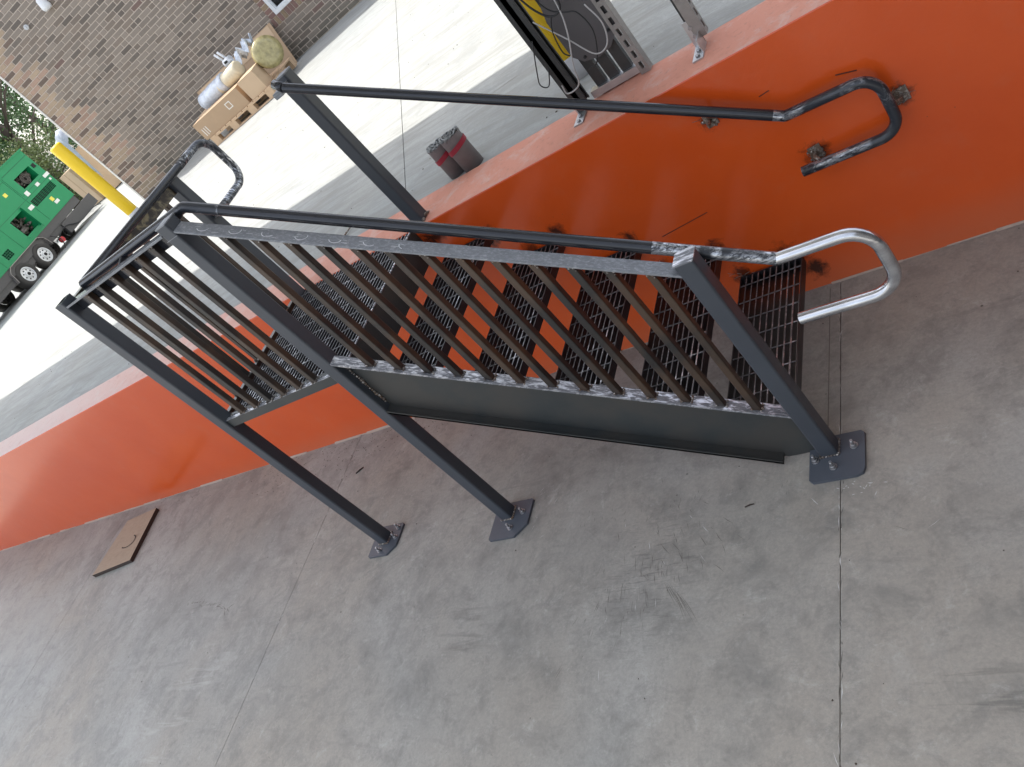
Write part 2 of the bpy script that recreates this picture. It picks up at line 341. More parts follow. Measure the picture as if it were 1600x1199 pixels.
def mesh(mb, name, mats, base=(0, 0, 0)):
    me = bpy.data.meshes.new(name); b = Vector(base)
    me.from_pydata([tuple(Vector(v) - b) for v in mb.v], [], mb.f)
    me.polygons.foreach_set('use_smooth', mb.sm); me.polygons.foreach_set('material_index', mb.mi)
    for m in (mats if isinstance(mats, (list, tuple)) else [mats]): me.materials.append(M[m])
    if any(t is not None for t in mb.tone):
        at = me.attributes.new('tone', 'FLOAT_COLOR', 'FACE')
        for i, t in enumerate(mb.tone): at.data[i].color = (*(t or (0.3, 0.25, 0.2)), 1)
    me.update(); return me
def tag(o, label=None, cat=None, group=None, kind=None):
    if label: o['label'] = label
    if cat: o['category'] = cat
    if group: o['group'] = group
    if kind: o['kind'] = kind
    return o
def thing(name, label, cat, base=(0, 0, 0), group=None):
    o = bpy.data.objects.new(name, None); o.location = base; o.empty_display_size = 0.1; C.objects.link(o)
    return tag(o, label, cat, group)
def wbase(p):
    b = Vector((0, 0, 0))
    while p is not None: b += p.location; p = p.parent
    return b
def part(name, mb, mats, parent, label=None, kind=None):      # mesh given in world coordinates
    o = bpy.data.objects.new(name, mesh(mb, name, mats, wbase(parent))); C.objects.link(o); o.parent = parent
    return tag(o, label, None, None, kind)
def inst(name, me, parent, loc, rot=None):                     # shared mesh placed at a world position
    o = bpy.data.objects.new(name, me); C.objects.link(o); o.parent = parent
    o.location = Vector(loc) - (wbase(parent) if parent else Vector((0, 0, 0)))
    if rot: o.rotation_euler = rot
    return o
def solo(name, mb, mats, base, label=None, cat=None, group=None, kind=None):
    o = bpy.data.objects.new(name, mesh(mb, name, mats, base)); o.location = base; C.objects.link(o)
    return tag(o, label, cat, group, kind)
def arc(c, r, a0, a1, ax, ay, n=8):
    c = Vector(c); ax = Vector(ax); ay = Vector(ay)
    return [c + ax * (r * math.cos(a0 + (a1 - a0) * i / n)) + ay * (r * math.sin(a0 + (a1 - a0) * i / n)) for i in range(n + 1)]

# ------------------------------------------------------------------ SETTING: lower floor
def fl(me_pts, thick=0.12):       # slab polygon with thickness, top on gz / yz
    return me_pts
floor = thing('dock_floor', None, None, (0, 0, 0)); floor['kind'] = 'structure'
xs = [-40, -16, -12.6, -9.6, -6.6, -3.6, -0.63, 2.36, 5.4, 12]
ys = [-40, -8.2, -4.1, 0.0]
for i in range(len(xs) - 1):
    for j in range(len(ys) - 1):
        g = 0.0015
        x0, x1, y0, y1 = xs[i] + g, xs[i + 1] - g, ys[j] + g, ys[j + 1] - (g if j < 2 else 0)
        cuts = [x0] + [c for c in (-8.0, 6.0) if x0 < c < x1] + [x1]
        mb = MB()
        for a, b in zip(cuts[:-1], cuts[1:]):
            za, zb = gz(a), gz(b)
            mb.add([(a, y0, za), (b, y0, zb), (b, y1, zb), (a, y1, za), (a, y0, za - .1), (b, y0, zb - .1), (b, y1, zb - .1), (a, y1, za - .1)],
                   [(0, 1, 2, 3), (0, 4, 5, 1), (2, 6, 7, 3)] + ([(0, 3, 7, 4)] if a == x0 else []) + ([(1, 5, 6, 2)] if b == x1 else []))
        part('slab', mb, 'floor', floor)
mb = MB()
for a, b in ((-150, -8), (-8, 6), (6, 60)):
    mb.add([(a, -150, gz(a) - .02), (b, -150, gz(b) - .02), (b, 0.1, gz(b) - .02), (a, 0.1, gz(a) - .02)], [(0, 1, 2, 3)])
solo('ground', mb, 'subbase', (0, 0, 0), kind='structure')

# SETTING: upper yard
yard = thing('yard', None, None, (0, 0, 0)); yard['kind'] = 'structure'
def L1(y): return 0.70 - (y - 0.26) * 0.462 / 0.887
def L2(y): return -5.70 - (y - 0.26) * 0.11
def slabp(poly):
    mb = MB(); n = len(poly)
    top = [(x, y, yz(x, y)) for x, y in poly]; bot = [(x, y, z - .1) for x, y, z in top]
    mb.add(top + bot, [tuple(range(n))] + [(i, n + i, n + (i + 1) % n, (i + 1) % n) for i in range(n)])
    part('slab', mb, 'yard', yard)
g = 0.003
slabp([(L1(.26) + g, .26), (1, .26), (1, 15), (L1(15) + g, 15)])
slabp([(1, .26), (2.5, .26), (2.5, 15), (1, 15)])
slabp([(2.5, .26), (60, .26), (60, 15), (2.5, 15)])
slabp([(L2(.26) + g, .26), (L1(.26) - g, .26), (L1(9) - g, 9), (L2(9) + g, 9)])
slabp([(-60, .26), (L2(.26) - g, .26), (L2(9) - g, 9), (-60, 9)])
slabp([(-60, 9), (L1(9) - g, 9), (L1(15) - g, 15), (-60, 15)])
slabp([(-60, 15), (60, 15), (60, 90), (-60, 90)])

# the orange dock wall
dw = thing('dock_wall', 'long low orange painted concrete wall with scorched weld spots behind the steel stair', 'wall', (0, 0, 0))
mb = MB(); c = 0.006
prof = [(0, -0.6), (0, H - c), (c * .3, H - c * .3), (c, H), (0.26, H), (0.26, -0.6)]
mb.prism([(-40, y, z) for y, z in prof][::-1], [(9, y, z) for y, z in prof][::-1])
for i, f in enumerate(mb.f):
    zz = [mb.v[k][2] for k in f]
    if min(zz) > H - c * .5: mb.mi[i] = 1
part('wall', mb, ['orange', 'walltop'], dw)
mb = MB()     # ragged line of caulk and mortar at the foot of the wall
x = -8.0; pts = []
while x < 6:
    wv = random.uniform(0.003, 0.012); L = random.uniform(0.05, 0.3)
    if random.random() < 0.8:
        mb.add([(x, -0.001, gz(x) + wv), (x + L, -0.001, gz(x + L) + wv * random.uniform(.5, 1.2)), (x + L, -wv * 1.3, gz(x + L) + .001), (x, -wv * random.uniform(.8, 1.8), gz(x) + .001)], [(0, 3, 2, 1)])
    x += L
M['caulk'] = simple('old mortar', (0.42, 0.33, 0.27), 0.9)
part('mortar_bead', mb, 'caulk', dw)
mb = MB()     # marker lines ruled on the wall
M['marker'] = simple('dark marker line', (0.09, 0.02, 0.01), 0.7)
for (x0, z0, x1, z1, wd) in ((1.842, .484, 2.063, .507, .004), (2.704, .80, 2.768, .776 + .006, .005), (2.46, .855, 2.50, .86, .004), (2.245, .93, 2.262, .895, .003), (-5.61, .30, -3.67, .893, .002)):
    if x1 - x0 > 1: pass
    d = Vector((x1 - x0, 0, z1 - z0)).normalized(); nn = Vector((-d.z, 0, d.x)) * wd * .5
    a = Vector((x0, -0.0008, z0)); b = Vector((x1, -0.0008, z1))
    if x1 - x0 < 1: mb.add([a - nn, b - nn, b + nn, a + nn], [(0, 1, 2, 3)])
part('marker_line', mb, 'marker', dw, kind='stuff')

# ------------------------------------------------------------------ BUILDING of brick
U = Vector((math.cos(math.radians(198.5)), math.sin(math.radians(198.5)), 0)); NF = Vector((-U.y, U.x, 0))
WB = Vector((-3.866, 7.734, 0.945))
if NF.dot(Vector((3.3, -2.7, 0)) - WB) < 0: NF = -NF
bb = thing('brick_building', 'grey brown brick building with tan toothed quoins and a white framed window across the yard', 'building', (WB.x, WB.y, 0.90))
SE = 4.80; S0 = -6.0; ZT = 5.4; Z0 = 0.82
def wp(s_, z, off=0.0): return Vector((WB.x, WB.y, 0)) + U * s_ + NF * off + Vector((0, 0, z))
WS1, WS0, WZ0, WZ1 = 1.05, -0.25, 1.531, 2.85
mb = MB()
def wbox(mb, s0, s1, o0, o1, z0, z1, mi=0, tone=None):
    mb.xbox(wp(s0, z0, o0), U * (s1 - s0), NF * (o1 - o0), Vector((0, 0, z1 - z0)), mi, tone)
wbox(mb, S0, WS0, -0.3, -0.0045, Z0 - .3, ZT); wbox(mb, WS1, SE - 0.012, -0.3, -0.0045, Z0 - .3, ZT)
wbox(mb, WS0, WS1, -0.3, -0.0045, Z0 - .3, WZ0); wbox(mb, WS0, WS1, -0.3, -0.0045, WZ1, ZT)
wbox(mb, S0, SE - 0.012, -9.0, -0.3, Z0 - .3, ZT)
part('wall', mb, 'mortar', bb)
bricks = []
def tone_main():
    r = random.random()
    b = random.uniform(0.75, 1.1)
    if r < 0.16: c = (0.13, 0.108, 0.088)
    elif r < 0.17: c = (0.20, 0.12, 0.10)
    elif r < .45: c = (0.225, 0.178, 0.14)
    else: c = (0.262, 0.218, 0.178)
    return tuple(x * b for x in c)
def tone_quoin():
    r = random.random(); b = random.uniform(.85, 1.1)
    c = (0.14, 0.095, 0.07) if r < 0.16 else ((0.40, 0.26, 0.19) if r < 0.55 else (0.42, 0.31, 0.21))
    return tuple(x * b for x in c)
def tone_red():
    b = random.uniform(.8, 1.15); c = (0.22, 0.115, 0.095) if random.random() < .65 else (0.27, 0.19, 0.11)
    return tuple(x * b for x in c)
CH, BL, J = 0.0677, 0.2032, 0.0125
k = 0; z = 0.945 - CH
while z < ZT - CH:
    grp = (k // 5) % 2; qw = 0.60 if grp == 0 else 0.40
    s_ = SE - (0 if k % 2 == 0 else BL / 2 + 0)
    segs = []
    if k % 2: segs.append((SE, SE - BL / 2))
    while s_ > -3.2:
        e = s_ - BL
        if random.random() < 0.10 and (s_ < 4): segs.append((s_, s_ - BL / 2)); segs.append((s_ - BL / 2, e))
        else: segs.append((s_, e))
        s_ = e
    for hi, lo in segs:
        mid = (hi + lo) / 2
        # keep the window and its brick surround free
        a, b2 = lo, hi
        if z + CH - J > WZ0 - 0.113 and z < WZ1 + 0.11:
            if b2 > WS0 - 0.112 and a < WS1 + 0.112:
                if a < WS1 + 0.112 < b2: a = WS1 + 0.112
                elif a < WS0 - 0.112 < b2: b2 = WS0 - 0.112
                else: continue
                if b2 - a < 0.03: continue
        tn = tone_quoin() if (SE - mid) < qw else tone_main()
        bricks.append((a, b2 - J, z, z + CH - J, tn, random.uniform(0, 0.0025)))
    z += CH; k += 1
# brick-on-edge surround of the window
s_ = WS0 - 0.11
while s_ < WS1 + 0.11 - 0.03:
    bricks.append((s_, s_ + CH - J, WZ0 - 0.112, WZ0 - 0.006, tone_red(), 0.006)); bricks.append((s_, s_ + CH - J, WZ1 + 0.008, WZ1 + 0.1, tone_red(), 0.004)); s_ += CH
z = WZ0
while z < WZ1 - 0.03:
    bricks.append((WS1 + 0.006, WS1 + 0.108, z, z + CH - J, tone_red(), 0.004)); bricks.append((WS0 - 0.108, WS0 - 0.006, z, z + CH - J, tone_red(), 0.004)); z += CH
camp = Vector((3.341, -2.717, 2.234)); fpx = 1308.8
def topx(P):
    q = P - camp; zc = q.dot(Vector(RZ))
    return (800 + fpx * q.dot(Vector(RX)) / zc, 599.5 + fpx * q.dot(Vector(RY)) / zc, zc) if zc > 0 else (-9e9, 0, 1)
def seen(b_):
    P = wp((b_[0] + b_[1]) / 2, (b_[2] + b_[3]) / 2); x, y, zc = topx(P)
    if not (-5 < x < 1605 and -5 < y < 1205): return 0
    return (b_[1] - b_[0]) * (b_[3] - b_[2]) / zc / zc * abs((P - camp).normalized().dot(NF))
bricks.sort(key=seen, reverse=True)
def brick_mesh(bl, bh, tn):
    m_ = MB(); e = 0.003
    a = [Vector((0, 0, 0)), U * bl, U * bl + Vector((0, 0, bh)), Vector((0, 0, bh))]
    cen = (a[0] + a[2]) / 2
    back = [p_ - NF * 0.02 for p_ in a]; mid = list(a); mid = [p_ - NF * 0.002 for p_ in a]
    front = [p_ + (cen - p_).normalized() * e * 1.4 for p_ in a]
    m_.add(back + mid + front, [(0, 1, 5, 4), (1, 2, 6, 5), (2, 3, 7, 6), (3, 0, 4, 7), (4, 5, 9, 8), (5, 6, 10, 9), (6, 7, 11, 10), (7, 4, 8, 11), (8, 9, 10, 11)], False, 0, tn)
    return m_
cache = {}
for i, b_ in enumerate(bricks[:300]):
    key = (round(b_[1] - b_[0], 3), round(b_[3] - b_[2], 3), tuple(round(x, 2) for x in b_[4]))
    if key not in cache:
        cache[key] = mesh(brick_mesh(b_[1] - b_[0], b_[3] - b_[2], b_[4]), 'brick', 'brick')
    inst('brick', cache[key], bb, wp(b_[0], b_[2], b_[5]))
mb = MB()
for b_ in bricks[300:]:
    q = brick_mesh(b_[1] - b_[0], b_[3] - b_[2], b_[4]); o = wp(b_[0], b_[2], b_[5])
    mb.add([Vector(v) + o for v in q.v], q.f, False, 0, b_[4])
part('bricks_beyond', mb, 'brick', bb, kind='stuff')
wf = MB()
for a in ((WS0, WS1, WZ0, WZ0 + .05), (WS0, WS1, WZ1 - .05, WZ1), (WS0, WS0 + .05, WZ0 + .05, WZ1 - .05), (WS1 - .05, WS1, WZ0 + .05, WZ1 - .05)):
    wbox(wf, a[0], a[1], -0.09, 0.012, a[2], a[3])
for a in ((WS0 + .05, WS1 - .05, WZ0 + .05, WZ0 + .065), (WS1 - .065, WS1 - .05, WZ0 + .065, WZ1 - .05)):
    wbox(wf, a[0], a[1], -0.09, -0.02, a[2], a[3])
wfo = part('window', wf, 'whiteframe', bb)
gl = MB(); wbox(gl, WS0 + .05, WS1 - .05, -0.08, -0.06, WZ0 + .05, WZ1 - .05); part('pane', gl, 'glass', wfo)
mb = MB(); wbox(mb, SE - 0.010, SE + 0.02, -9.0, 0.012, Z0 - .3, ZT); part('corner_trim', mb, 'cardprint', bb)
# lamp and small fixture on the wall
mb = MB(); cc = wp(3.40, 3.60, 0.05)
mb.tube([cc + Vector((0, 0, .09)), cc + Vector((0, 0, .07)), cc + Vector((0, 0, -.05)), cc + Vector((0, 0, -.09))], [0.03, 0.055, 0.075, 0.06], 12)
solo('wall_lamp', mb, 'whiteplastic', tuple(wp(3.40, 3.60, 0)), 'small white lamp housing fixed high on the brick wall', 'lamp')
mb = MB(); cc = wp(3.88, 3.575, 0.0); mb.tube([cc - NF * .01, cc + NF * .03], [0.035, 0.035], 12); mb.tube([cc + NF * .03, cc + NF * .045], [0.018, 0.016], 10)
solo('wall_outlet', mb, 'cementgrey', tuple(cc), 'tiny round pale fixture on the bricks below the white lamp', 'fixture')

# ------------------------------------------------------------------ canopy that shades the dock
cp = thing('dock_canopy', 'flat white roof high above the dock, casting a straight shadow on the yard', 'canopy', (2, -1, 0))
mb = MB(); mb.box(-9.0, 9.3, -2.0, 1.87, 4.35, 4.6); part('roof', mb, 'roofwhite', cp)
for (x, y) in ((9.0, 1.7), (9.0, -1.8)):
    mb = MB(); mb.box(x - .1, x + .1, y - .1, y + .1, -.15, 4.35); part('column', mb, 'roof', cp)
mb = MB(); mb.box(5.2, 5.4, -10, -0.02, -.15, 4.34)  # unseen wall, added to keep light off the right-hand faces
M['darkwall'] = simple('dark shade wall', (0.10, 0.095, 0.09), 0.8)
solo('light_block_wall', mb, 'darkwall', (5.3, -5, 0), 'plain dark shade wall added out of view right of the stair to cut light', 'wall')

# ------------------------------------------------------------------ STAIR
st = thing('metal_staircase', 'welded dark steel stair with grating treads, balusters and bright bare pipe handrail ends', 'staircase', (1.1, -W, 0))
YI = -W + T + 0.045          # line of the inner handrail
YO = -W + T / 2              # centre of the posts
def post(parent, x, y, z0, z1, name='post', m='post', label=None):
    mb = MB(); mb.rtube((x + T / 2, y + T / 2, z0), (x + T / 2, y + T / 2, z1), T, T, (0, 1, 0), 0.008, 3, caps=False)
    mb.add([(x, y, z1 - .004), (x + T, y, z1 - .004), (x + T, y + T, z1 - .004), (x, y + T, z1 - .004)], [(0, 1, 2, 3)]) if 0 else None
    o = part(name, mb, m, parent, label)
    return o
def cap(parent, x, y, z, m='ground', t=0.004):
    mb = MB(); mb.rtube((x + T / 2, y + T / 2, z), (x + T / 2, y + T / 2, z + t), T + .004, T + .004, (0, 1, 0), 0.009, 3); part('cap', mb, m, parent)
def hollow(parent, x, y, z):      # open tube end: inner walls
    mb = MB(); mb.rtube((x + T / 2, y + T / 2, z - .06), (x + T / 2, y + T / 2, z), T - .010, T - .010, (0, 1, 0), 0.006, 3, caps=False)
    mb.rtube((x + T / 2, y + T / 2, z - .062), (x + T / 2, y + T / 2, z - .058), T - .010, T - .010, (0, 1, 0), 0.006, 3)
    # rim
    n0 = []; 
    def ring(wd, r):
        out = []
        for (cx, cy, a0) in ((wd / 2 - r, wd / 2 - r, 0), (-wd / 2 + r, wd / 2 - r, 90), (-wd / 2 + r, -wd / 2 + r, 180), (wd / 2 - r, -wd / 2 + r, 270)):
            for k in range(4):
                a = math.radians(a0 + 30 * k); out.append((x + T / 2 + cx + r * math.cos(a), y + T / 2 + cy + r * math.sin(a), z))
        return out
    o = ring(T, .008); i_ = ring(T - .010, .006); n = len(o)
    mb.add(o + i_, [(k, (k + 1) % n, n + (k + 1) % n, n + k) for k in range(n)])
    part('open_end', mb, 'black', parent)
def foot(parent, x, y, x0, x1, y0, y1, cut=0.045, corner=1, bolts=()):
    z = gz(x) + .0005; t = 0.012
    c_ = 0.008
    poly = [(x0 + c_, y0), (x1 - cut, y0), (x1, y0 + cut), (x1, y1 - c_), (x1 - c_, y1), (x0 + c_, y1), (x0, y1 - c_), (x0, y0 + c_)] if corner else \
           [(x0 + .012, y0), (x1 - .03, y0), (x1 - .008, y0 + .008), (x1, y0 + .03), (x1, y1 - .012), (x1 - .012, y1), (x0 + .012, y1), (x0, y1 - .012), (x0, y0 + .012)]
    mb = MB(); mb.prism([(a, b, gz(a) + .0005) for a, b in poly], [(a, b, gz(a) + t) for a, b in poly])
    bp = part('base_plate', mb, 'postfoot', parent)
    for (bx, by) in bolts:
        mb = MB(); zz = gz(bx) + t
        mb.tube([(bx, by, zz), (bx, by, zz + .003)], .014, 12)
        mb.tube([(bx, by, zz + .003), (bx, by, zz + .014)], .0105, 6); mb.tube([(bx, by, zz + .014), (bx + .001, by, zz + .032)], .0055, 8)
        part('anchor_bolt', mb, 'bolt', bp)
    mb = MB()
    for k in range(26):
        u = k / 26 * 4; sd = int(u); f_ = u - sd
        px, py = [(x + f_ * T, y), (x + T, y + f_ * T), (x + T - f_ * T, y + T), (x, y + T - f_ * T)][sd]
        mb.blob((px, py, z + t + .001), .0055)
    part('weld_bead', mb, 'weld', bp, kind='stuff')
pa = post(st, 0, -W, gz(0) + .012, GT); hollow(pa, 0, -W, GT + .0005)
foot(pa, 0, -W, -.058, .130, -.955, -.775, .05, 1, ((.020, -.925), (.105, -.858), (.10, -.80)))
pb = post(st, XB, -W, gz(XB) + .012, GT); cap(pb, XB, -W, GT, 'mill')
foot(pb, XB, -W, XB - .05, XB + .158, -.985, -.795, .06, 1, ((XB + .065, -.935), (XB + .115, -.86)))
mb = MB(); mb.box(XB - .0006, XB + T + .0006, -W - .0006, -W + .0004, GT - .052, GT - .0495); part('butt_weld', mb, 'mill', pb)
pc = post(st, XC, -W, gz(XC) + .012, HC, label='short lowest post at the foot of the stair'); cap(pc, XC, -W, HC)
foot(pc, XC, -W, XC - .04, XC + .150, -.985, -.80, .04, 0, ((XC + .045, -.935), (XC + .115, -.862), (XC - .018, -.895)))
pe = post(st, 0, -T - .003, H - .03, GT - .01); hollow(pe, 0, -T - .003, GT - .0095)
# top rails
def rail(name, p, q, w_, h_, m, up=(0, 0, 1), label=None):
    mb = MB(); mb.rtube(p, q, w_, h_, up, min(.006, h_ * .3), 3); return part(name, mb, m, st, label)
R_ = 0.050
ZA = 1.848
mb = MB(); mb.box(T, XB, -W + .002, -W + .052, ZA - .006, ZA); mb.box(T, XB, -W + .040, -W + .046, ZA - .055, ZA - .006)
tr_ = part('top_rail', mb, 'black', st); mb = MB(); mb.box(T, XB, -W - .0005, -W + .0015, ZA - .007, ZA + .001); part('lit_rail_edge', mb, 'mill', tr_)  # pale strip paints the light caught by the rail's front edge
mb = MB(); mb.box(.002, .050, -W + T, -T - .003, ZA - .006, ZA); mb.box(.036, .042, -W + T, -T - .003, ZA - .062, ZA - .006)
part('top_rail', mb, 'mottle', st, 'mottled bare top rail across the landing end')
SL = (0.905 - 1.800) / (2.28 - XB - T)
zr0, zr1 = 1.834, 0.898
rt = rail('top_rail', (XB + T - .002, -W + .030, zr0), (XC + .004, -W + .030, zr1), .056, .009, 'mill', label='bare grey sloping top rail with chalk marks')
def zrail(x): return zr0 + (zr1 - zr0) * (x - XB - T) / (XC - XB - T)
# chalk arcs and scribbles on the sloping rail
mb = MB(); nrm = Vector((-(zr1 - zr0), 0, XC - XB - T)).normalized(); tang = Vector((XC - XB - T, 0, zr1 - zr0)).normalized()
for x in [0.965 + i * .1007 for i in range(13)]:
    if x > 2.24: break
    cx = x + .01; cen = Vector((cx, -W + .030, zrail(cx))) + nrm * (.0045 + .0005)
    a0, a1 = random.uniform(2.9, 3.6), random.uniform(5.6, 6.6)
    pr_ = [cen + tang * (.022 * math.cos(a)) + Vector((0, 1, 0)) * (.019 * math.sin(a) + .004) for a in [a0 + (a1 - a0) * i / 9 for i in range(10)]]
    for a, b in zip(pr_[:-1], pr_[1:]):
        d = (b - a).normalized(); sd = d.cross(nrm) * random.uniform(.0007, .0014); mb.add([a - sd, b - sd, b + sd, a + sd], [(0, 1, 2, 3)])
    for _ in range(3):
        a = cen + tang * random.uniform(-.05, .05) + Vector((0, 1, 0)) * random.uniform(-.02, .02); b = a + tang * random.uniform(.01, .03) + Vector((0, 1, 0)) * random.uniform(-.003, .003)
        sd = Vector((0, .0005, 0)); mb.add([a - sd, b - sd, b + sd, a + sd], [(0, 1, 2, 3)])
part('chalk_mark', mb, 'chalk', rt, kind='stuff')
# stringer: channel with flanges turned outwards
def zs(x): return 1.070 + (0.209 - 1.070) / (2.302 - 0.961) * (x - 0.961)       # top line of the channel
x0, x1 = XB + T, XC + .004; DV = 0.318; t = .006
xb = 2.178; yw = -W + .042
mb = MB()
web = [(x0, zs(x0)), (x1, zs(x1)), (x1, gz(x1) + .004), (xb, gz(xb) + .004), (x0, zs(x0) - DV)]
mb.prism([(x, yw, z) for x, z in web], [(x, yw + t, z) for x, z in web])
sg = part('stringer', mb, 'channel', st)
mb = MB(); a = Vector((x0, -W - .001, zs(x0) + .001)); b = Vector((x1, -W - .001, zs(x1) + .001))
mb.xbox(a, b - a, (0, .047, 0), (0, 0, -.009)); part('top_flange', mb, 'ground', sg, 'top flange ground bright with scratch marks')
a = Vector((x0, -W - .001, zs(x0) - DV)); b = Vector((xb - .01, -W - .001, gz(xb) + .003)); b.z = zs(x0) - DV + (zs(x1) - zs(x0)) / (x1 - x0) * (b.x - x0)
mb = MB(); mb.xbox(a, b - a, (0, .043, 0), (0, 0, .010)); mb.xbox(a, b - a, (0, .004, 0), (0, 0, .016)); part('bottom_flange', mb, 'channel', sg)
mb = MB()     # weld between stringer and middle post
for k in range(22):
    z = zs(x0) - .02 - k * .0125; mb.blob((x0 + .003 + random.uniform(-.003, .004), yw - .004, z), random.uniform(.005, .009))
part('weld_bead', mb, 'weld', sg, kind='stuff')
# balusters (one inch square tube)
B = 0.0265
def baluster(x, y, z0, z1, slope=0.0, dz=0.0):
    mb = MB(); h = B / 2; e = .004
    ring = []
    for (cx, cy, a0) in ((h - e, h - e, 0), (-h + e, h - e, 90), (-h + e, -h + e, 180), (h - e, -h + e, 270)):
        for k in range(3):
            a = math.radians(a0 + 45 * k); ring.append((cx + e * math.cos(a), cy + e * math.sin(a)))
    jx, jy = random.uniform(-.003, .003), random.uniform(-.002, .002)
    mb.prism([(x + a, y + b, z0 + slope * a) for a, b in ring], [(x + a + jx, y + b + jy, z1 + dz * a) for a, b in ring])
    o = part('baluster', mb, 'bar', st)
    wb = MB()
    for sgn in (-1, 1):
        for k in range(4): wb.blob((x + sgn * h + random.uniform(-.003, .006), y - h + k * B / 3.2, z0 + slope * sgn * h + .002), random.uniform(.003, .006))
    wb.blob((x + h, y - h, z1 + dz * h - .004), .0055); wb.blob((x - h * .2, y - h, z1 - .006), .005); wb.blob((x + h, y + h * .3, z1 + dz * h - .004), .005); wb.blob((x + h * .9, y - h, z1 + dz * h - .016), .003)
    part('weld_bead', wb, 'weld', o, kind='stuff')
NB = 6
for i in range(NB): baluster(.198 + i * .1035, YO - .004, H + .016, ZA - .006)
for i in range(6): baluster(.022, -.70 + i * .11, H + .016, ZA - .006)
sl_s = (zs(x1) - zs(x0)) / (x1 - x0); sl_r = (zr1 - zr0) / (XC - XB - T)
for i in range(13):
    x = 1.030 + i * .0985
    baluster(x, YO - .007, zs(x) + .0, zrail(x) - .004, sl_s, sl_r)
# landing frame and gratings
mb = MB(); mb.box(T, XB, -W + .020, -W + .060, H + .006, H + .012); mb.box(T, XB, -W + .014, -W + .0195, H - .030, H + .012)
lf = part('landing_edge', mb, 'channel', st)
mb = MB(); mb.box(T, XB, -W + .0135, -W + .030, H + .0125, H + .0145)
for k in range(46): mb.blob((T + .01 + k * .0163, -W + .030 + random.uniform(-.004, .01), H + .013), random.uniform(.002, .006))
part('weld_bead', mb, 'ground', lf, 'ground bright weld line along the front of the landing', kind='stuff')
mb = MB(); mb.box(.004, .010, -W + T, -T - .003, H - .032, H + .008); mb.box(.004, .034, -W + T, -T - .003, H + .008, H + .014); part('landing_edge', mb, 'bar', st)
mb = MB(); mb.box(XN - .004, XN + .004, -W + T + .002, -.004, H - .150, H - .001); mb.box(XN - .05, XN - .004, -W + T + .002, -.004, H - .150, H - .143)
part('end_channel', mb, 'channel', st, 'deep dark plate under the landing nosing')
def grating(name, xa, xb_, ya, yb, z, pitch, rods, thick_edges=True, label=None):
    L = yb - ya
    g_ = MB(); g_.box(xa - .0025, xa + .0025, ya, yb, z - .036, z, 0)
    for yy in (ya, yb): g_.box(xa + .0025, xb_ - .0025, yy - .001, yy + .001, z - .036, z - .031, 0)
    g_.box(xb_ - .0025, xb_ + .0025, ya - .001, yb + .001, z - .036, z + .0005, 0)
    g_.v = [(x, y, zz) for x, y, zz in g_.v]
    go = part(name, g_, ['grate', 'gratetop'], st, label)
    key = ('bar', round(L, 3))
    if key not in cache:
        q = MB(); q.box(-.0026, .0026, 0, L, -.037, 0)
        for i_, f_ in enumerate(q.f):
            if min(q.v[k][2] for k in f_) > -.001: q.mi[i_] = 1
        cache[key] = mesh(q, 'bearing_bar', ['grate', 'gratetop'])
    n = max(1, round((xb_ - xa) / pitch))
    for i_ in range(1, n): inst('bearing_bar', cache[key], go, (xa + (xb_ - xa) * i_ / n, ya, z))
    key = ('rod', round(xb_ - xa, 3))
    if key not in cache:
        q = MB(); pts = []
        q.rtube((0, 0, -.0025), (xb_ - xa, 0, -.0025), .0048, .0048, (0, 0, 1), .001, 1); cache[key] = mesh(q, 'cross_rod', ['rod'])
    m_ = max(1, round(L / rods))
    for i_ in range(m_): inst('cross_rod', cache[key], go, (xa, ya + L * (i_ + .5) / m_, z))
    return go
lg = grating('landing_grating', .062, XN - .006, -W + T, -.006, H + .001, .0272, .10)
mb = MB(); mb.rtube((XN, -W + T, H + .004), (XN, -.006, H + .004), .008, .007, (0, 0, 1), .002, 2)
for k in range(14): mb.blob((XN + .001, -.09 + random.uniform(-.09, .06), H + .006), .005)
part('nosing', mb, 'ground', lg, 'bright ground nosing strip')
for k in range(1, 6):
    xn = .918 + RUN * k; z = H - RISE * k
    tr = grating('tread', xn - .2650, xn, yw + .008, -.022, z, .0272, .098)
    mb = MB(); mb.box(xn - .2650, xn, -.022, -.016, z - .036, z + .002); mb.box(xn - .2650 + .0026, xn - .0026, yw + .0075, yw + .0135, z - .036, z - .001)
    part('end_plate', mb, 'grate', tr, kind='stuff')
    mb = MB(); mb.box(xn - .24, xn - .18, -.016, .0, z - .055, z - .010); mb.box(xn - .09, xn - .02, -.016, .0, z - .055, z - .010)
    mb.box(xn - .245, xn - .02, -.060, -.004, z - .040, z - .036)
    part('wall_clip', mb, 'grate', tr)
    mb = MB()
    for q in range(10): mb.blob((xn - random.choice((.24, .23, .05, .06)) + random.uniform(-.03, .03), -.006, z - random.uniform(.0, .05)), random.uniform(.004, .009))
    part('weld_bead', mb, 'weld', tr, kind='stuff')
    # slag fibres left by the stick welder
    mb = MB()
    for q in range(9):
        a = Vector((xn - random.choice((.25, .06)) + random.uniform(-.04, .04), -.004, z + random.uniform(-.02, .035))); b = a + Vector((random.uniform(-.025, .025), -random.uniform(.002, .02), random.uniform(.0, .02)))
        mb.tube([a, b], .0009, 4)
    part('weld_wire', mb, 'caulk', tr, kind='stuff')

